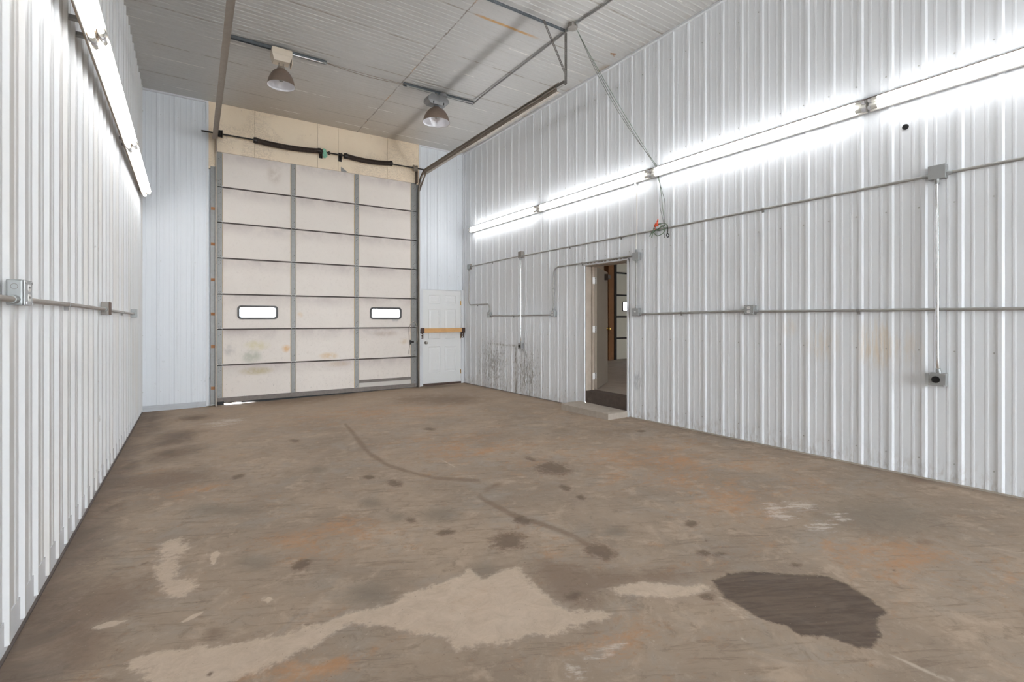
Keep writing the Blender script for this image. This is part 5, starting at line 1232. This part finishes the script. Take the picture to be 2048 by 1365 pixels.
# ---------------------------------------------------------------- perforated hanger for the right track
def perf(mb, p0, p1, wd, width=.038, th=.0028, pitch=.0254):
    """flat strip with a row of real slots"""
    p0, p1, wd = Vector(p0), Vector(p1), Vector(wd).normalized(); d = p1 - p0; L = d.length; d.normalize(); n = d.cross(wd).normalized() * th
    def slab(a0, a1, w0, w1):
        V = [tuple(p0 + d * a + wd * w_ + n * t) for t in (0, 1) for a, w_ in ((a0, w0), (a1, w0), (a1, w1), (a0, w1))]
        mb.add(V, [(3, 2, 1, 0), (4, 5, 6, 7), (0, 1, 5, 4), (1, 2, 6, 5), (2, 3, 7, 6), (3, 0, 4, 7)])
    slab(0, L, 0, width * .34); slab(0, L, width * .66, width)
    k = 0
    while k * pitch < L: slab(k * pitch, min(L, k * pitch + pitch * .52), width * .34, width * .66); k += 1
hg = thing('track_hanger', (3.93, 4.80, 4.38), 'perforated steel hanger dropping from the ceiling to the right door track', 'hanger')
m = MB(); perf(m, (.9, 4.775, H - .001), (3.930, 4.775, H - .001), (0, 0, -1), .042); perf(m, (.9, 4.775, H - .002), (3.930, 4.775, H - .002), (0, 1, 0), .042)
part(m, 'ceiling_angle', M_STRUT, hg)
m = MB(); perf(m, (3.918, 4.770, 4.375), (3.918, 4.770, H - .045), (1, 0, 0), .040); perf(m, (3.956, 4.770, 4.375), (3.956, 4.770, H - .045), (0, 1, 0), .040)
part(m, 'drop_angle', M_ANGLE, hg)
m = MB(); perf(m, (3.575, 4.768, 5.045), (3.925, 4.768, 4.47), (.84, 0, .54), .034)
part(m, 'brace', M_ANGLE, hg)
m = MB(); m.box(3.925, 3.965, 4.80, 4.95, 4.385, 4.425); m.disc(.010, 8, rotM((3.94, 4.768, 4.40), (PI / 2, 0, 0)), 0, .008); m.disc(.010, 8, rotM((3.60, 4.766, 5.02), (PI / 2, 0, 0)), 0, .008)
part(m, 'bolt_clip', M_ANGLE, hg)

# ---------------------------------------------------------------- loose wires
wr = thing('loose_wires', (3.99, 4.64, 5.0), 'bundle of thin wires slanting from the octagonal ceiling box down to the conduit', 'wires')
for k, (dx, sg) in enumerate(((0, .10), (.05, .14), (-.03, .12))):
    P = []
    a, b = Vector((4.010, 4.640, H - .055)), Vector((XR - .0195, 4.300 - .012 * k, 3.410))
    for i in range(17):
        t = i / 16; p = a.lerp(b, t); p.z -= sg * 4 * t * (1 - t) * (1 - .25 * t); p.y -= dx * math.sin(PI * t); P.append(p)
    lo = [rw(4.245, 3.16, .034), rw(4.215 + .05 * (k - 1), 2.92, .030), rw(4.175 + .012 * k, 2.70, .032), rw(4.170 + .01 * k, 2.640, .034)]
    part(MB().tube(P + [Vector((XR - .0195, 4.270 - .008 * k, 3.26))] + bend(lo, .08, 4), .0026, 6), 'wire', M_WIRE if k != 1 else M_WIREG, wr)
def loop(c, ry, rz, n=22, ph=0, turns=1.0, drift=.0):
    return [(c[0] - .012 * math.sin(i * .9), c[1] + ry * math.cos(ph + 2 * PI * turns * i / n), c[2] + rz * math.sin(ph + 2 * PI * turns * i / n) + drift * i / n) for i in range(n + 1)]
c = rw(4.270, 2.590, .06); m = MB()
m.tube(loop(c, .085, .072), .005, 6); m.tube(loop((c[0], c[1] - .035, c[2] + .035), .10, .045, ph=.6, turns=.9), .005, 6)
m.tube([rw(4.17, 2.64, .04), rw(4.24, 2.625, .055), rw(4.30, 2.60, .06), rw(4.39, 2.575, .055), rw(4.42, 2.53, .05)], .007, 6)
m.tube([rw(4.30, 2.61, .06), rw(4.37, 2.57, .06), rw(4.385, 2.51, .055)], .007, 6)
part(m, 'coil', M_WIREG, wr)
m = MB(); m.tube(bend([rw(4.135, 2.635, .045), rw(4.125, 2.56, .05), rw(4.150, 2.50, .05), rw(4.125, 2.475, .05), rw(4.105, 2.50, .05), rw(4.13, 2.53, .05)], .02, 4), .006, 6)
m.tube(bend([rw(4.17, 2.62, .045), rw(4.19, 2.54, .05), rw(4.17, 2.50, .05), rw(4.19, 2.48, .05)], .02, 4), .0035, 6)
part(m, 'tail', M_BLACK, wr)
for y, z, r in ((4.300, 2.668, .020), (4.325, 2.660, .016), (4.292, 2.705, .010)):
    p = rw(y, z, .07); m = MB(); m.lathe([(.0001, .030), (r * .55, .028), (r, 0), (r * 1.1, -.014), (.0001, -.014)], 10, 0, rotM(p, (.6, -.5, 0))); part(m, 'wire_nut', M_RED, wr, 'red wire nut')
m = MB(); m.tube(bend([rw(4.33, 2.60, .06), rw(4.325, 2.65, .07), rw(4.29, 2.72, .07), rw(4.275, 2.735, .07)], .03, 4), .004, 6); part(m, 'red_wire', M_RED, wr, 'red wire')
# rusty nail in the ceiling
m = MB(); m.tube([(4.835, 4.85, H - .004), (4.842, 4.842, H - .05)], .004, 6); m.tube([(4.80, 4.87, H - .010), (4.86, 4.83, H - .016)], .007, 6)
m.build('rusty_nail', M_RUST, label='rusty nail sticking out of the ceiling near the right wall', cat='nail')

# ---------------------------------------------------------------- camera, sky, colour management
cam = bpy.data.cameras.new('camera'); co = bpy.data.objects.new('camera', cam); COL.objects.link(co)
co.location = (0, 0, CAMZ); co.rotation_euler = (PI / 2, 0, -.5819)
cam.sensor_width = 36; cam.lens = 17.395; cam.shift_y = -.02124; cam.clip_start = .02; cam.clip_end = 300
SC.camera = co
wd = bpy.data.worlds.new('sky'); SC.world = wd; wd.use_nodes = True
nt = wd.node_tree; nt.nodes.clear()
bg = nt.nodes.new('ShaderNodeBackground'); ow = nt.nodes.new('ShaderNodeOutputWorld')
bg.inputs[0].default_value = (.87, .935, 1.0, 1); bg.inputs[1].default_value = 15.0
nt.links.new(bg.outputs[0], ow.inputs[0])
SC.view_settings.view_transform = 'Standard'; SC.view_settings.look = 'None'
SC.view_settings.exposure = 0.55; SC.view_settings.gamma = 1.0; SC.view_settings.use_curve_mapping = False
SC.cycles.use_denoising = True
SC.cycles.max_bounces = 7; SC.cycles.diffuse_bounces = 4; SC.cycles.glossy_bounces = 3; SC.cycles.adaptive_threshold = 0.06; SC.cycles.sample_clamp_indirect = 6.0
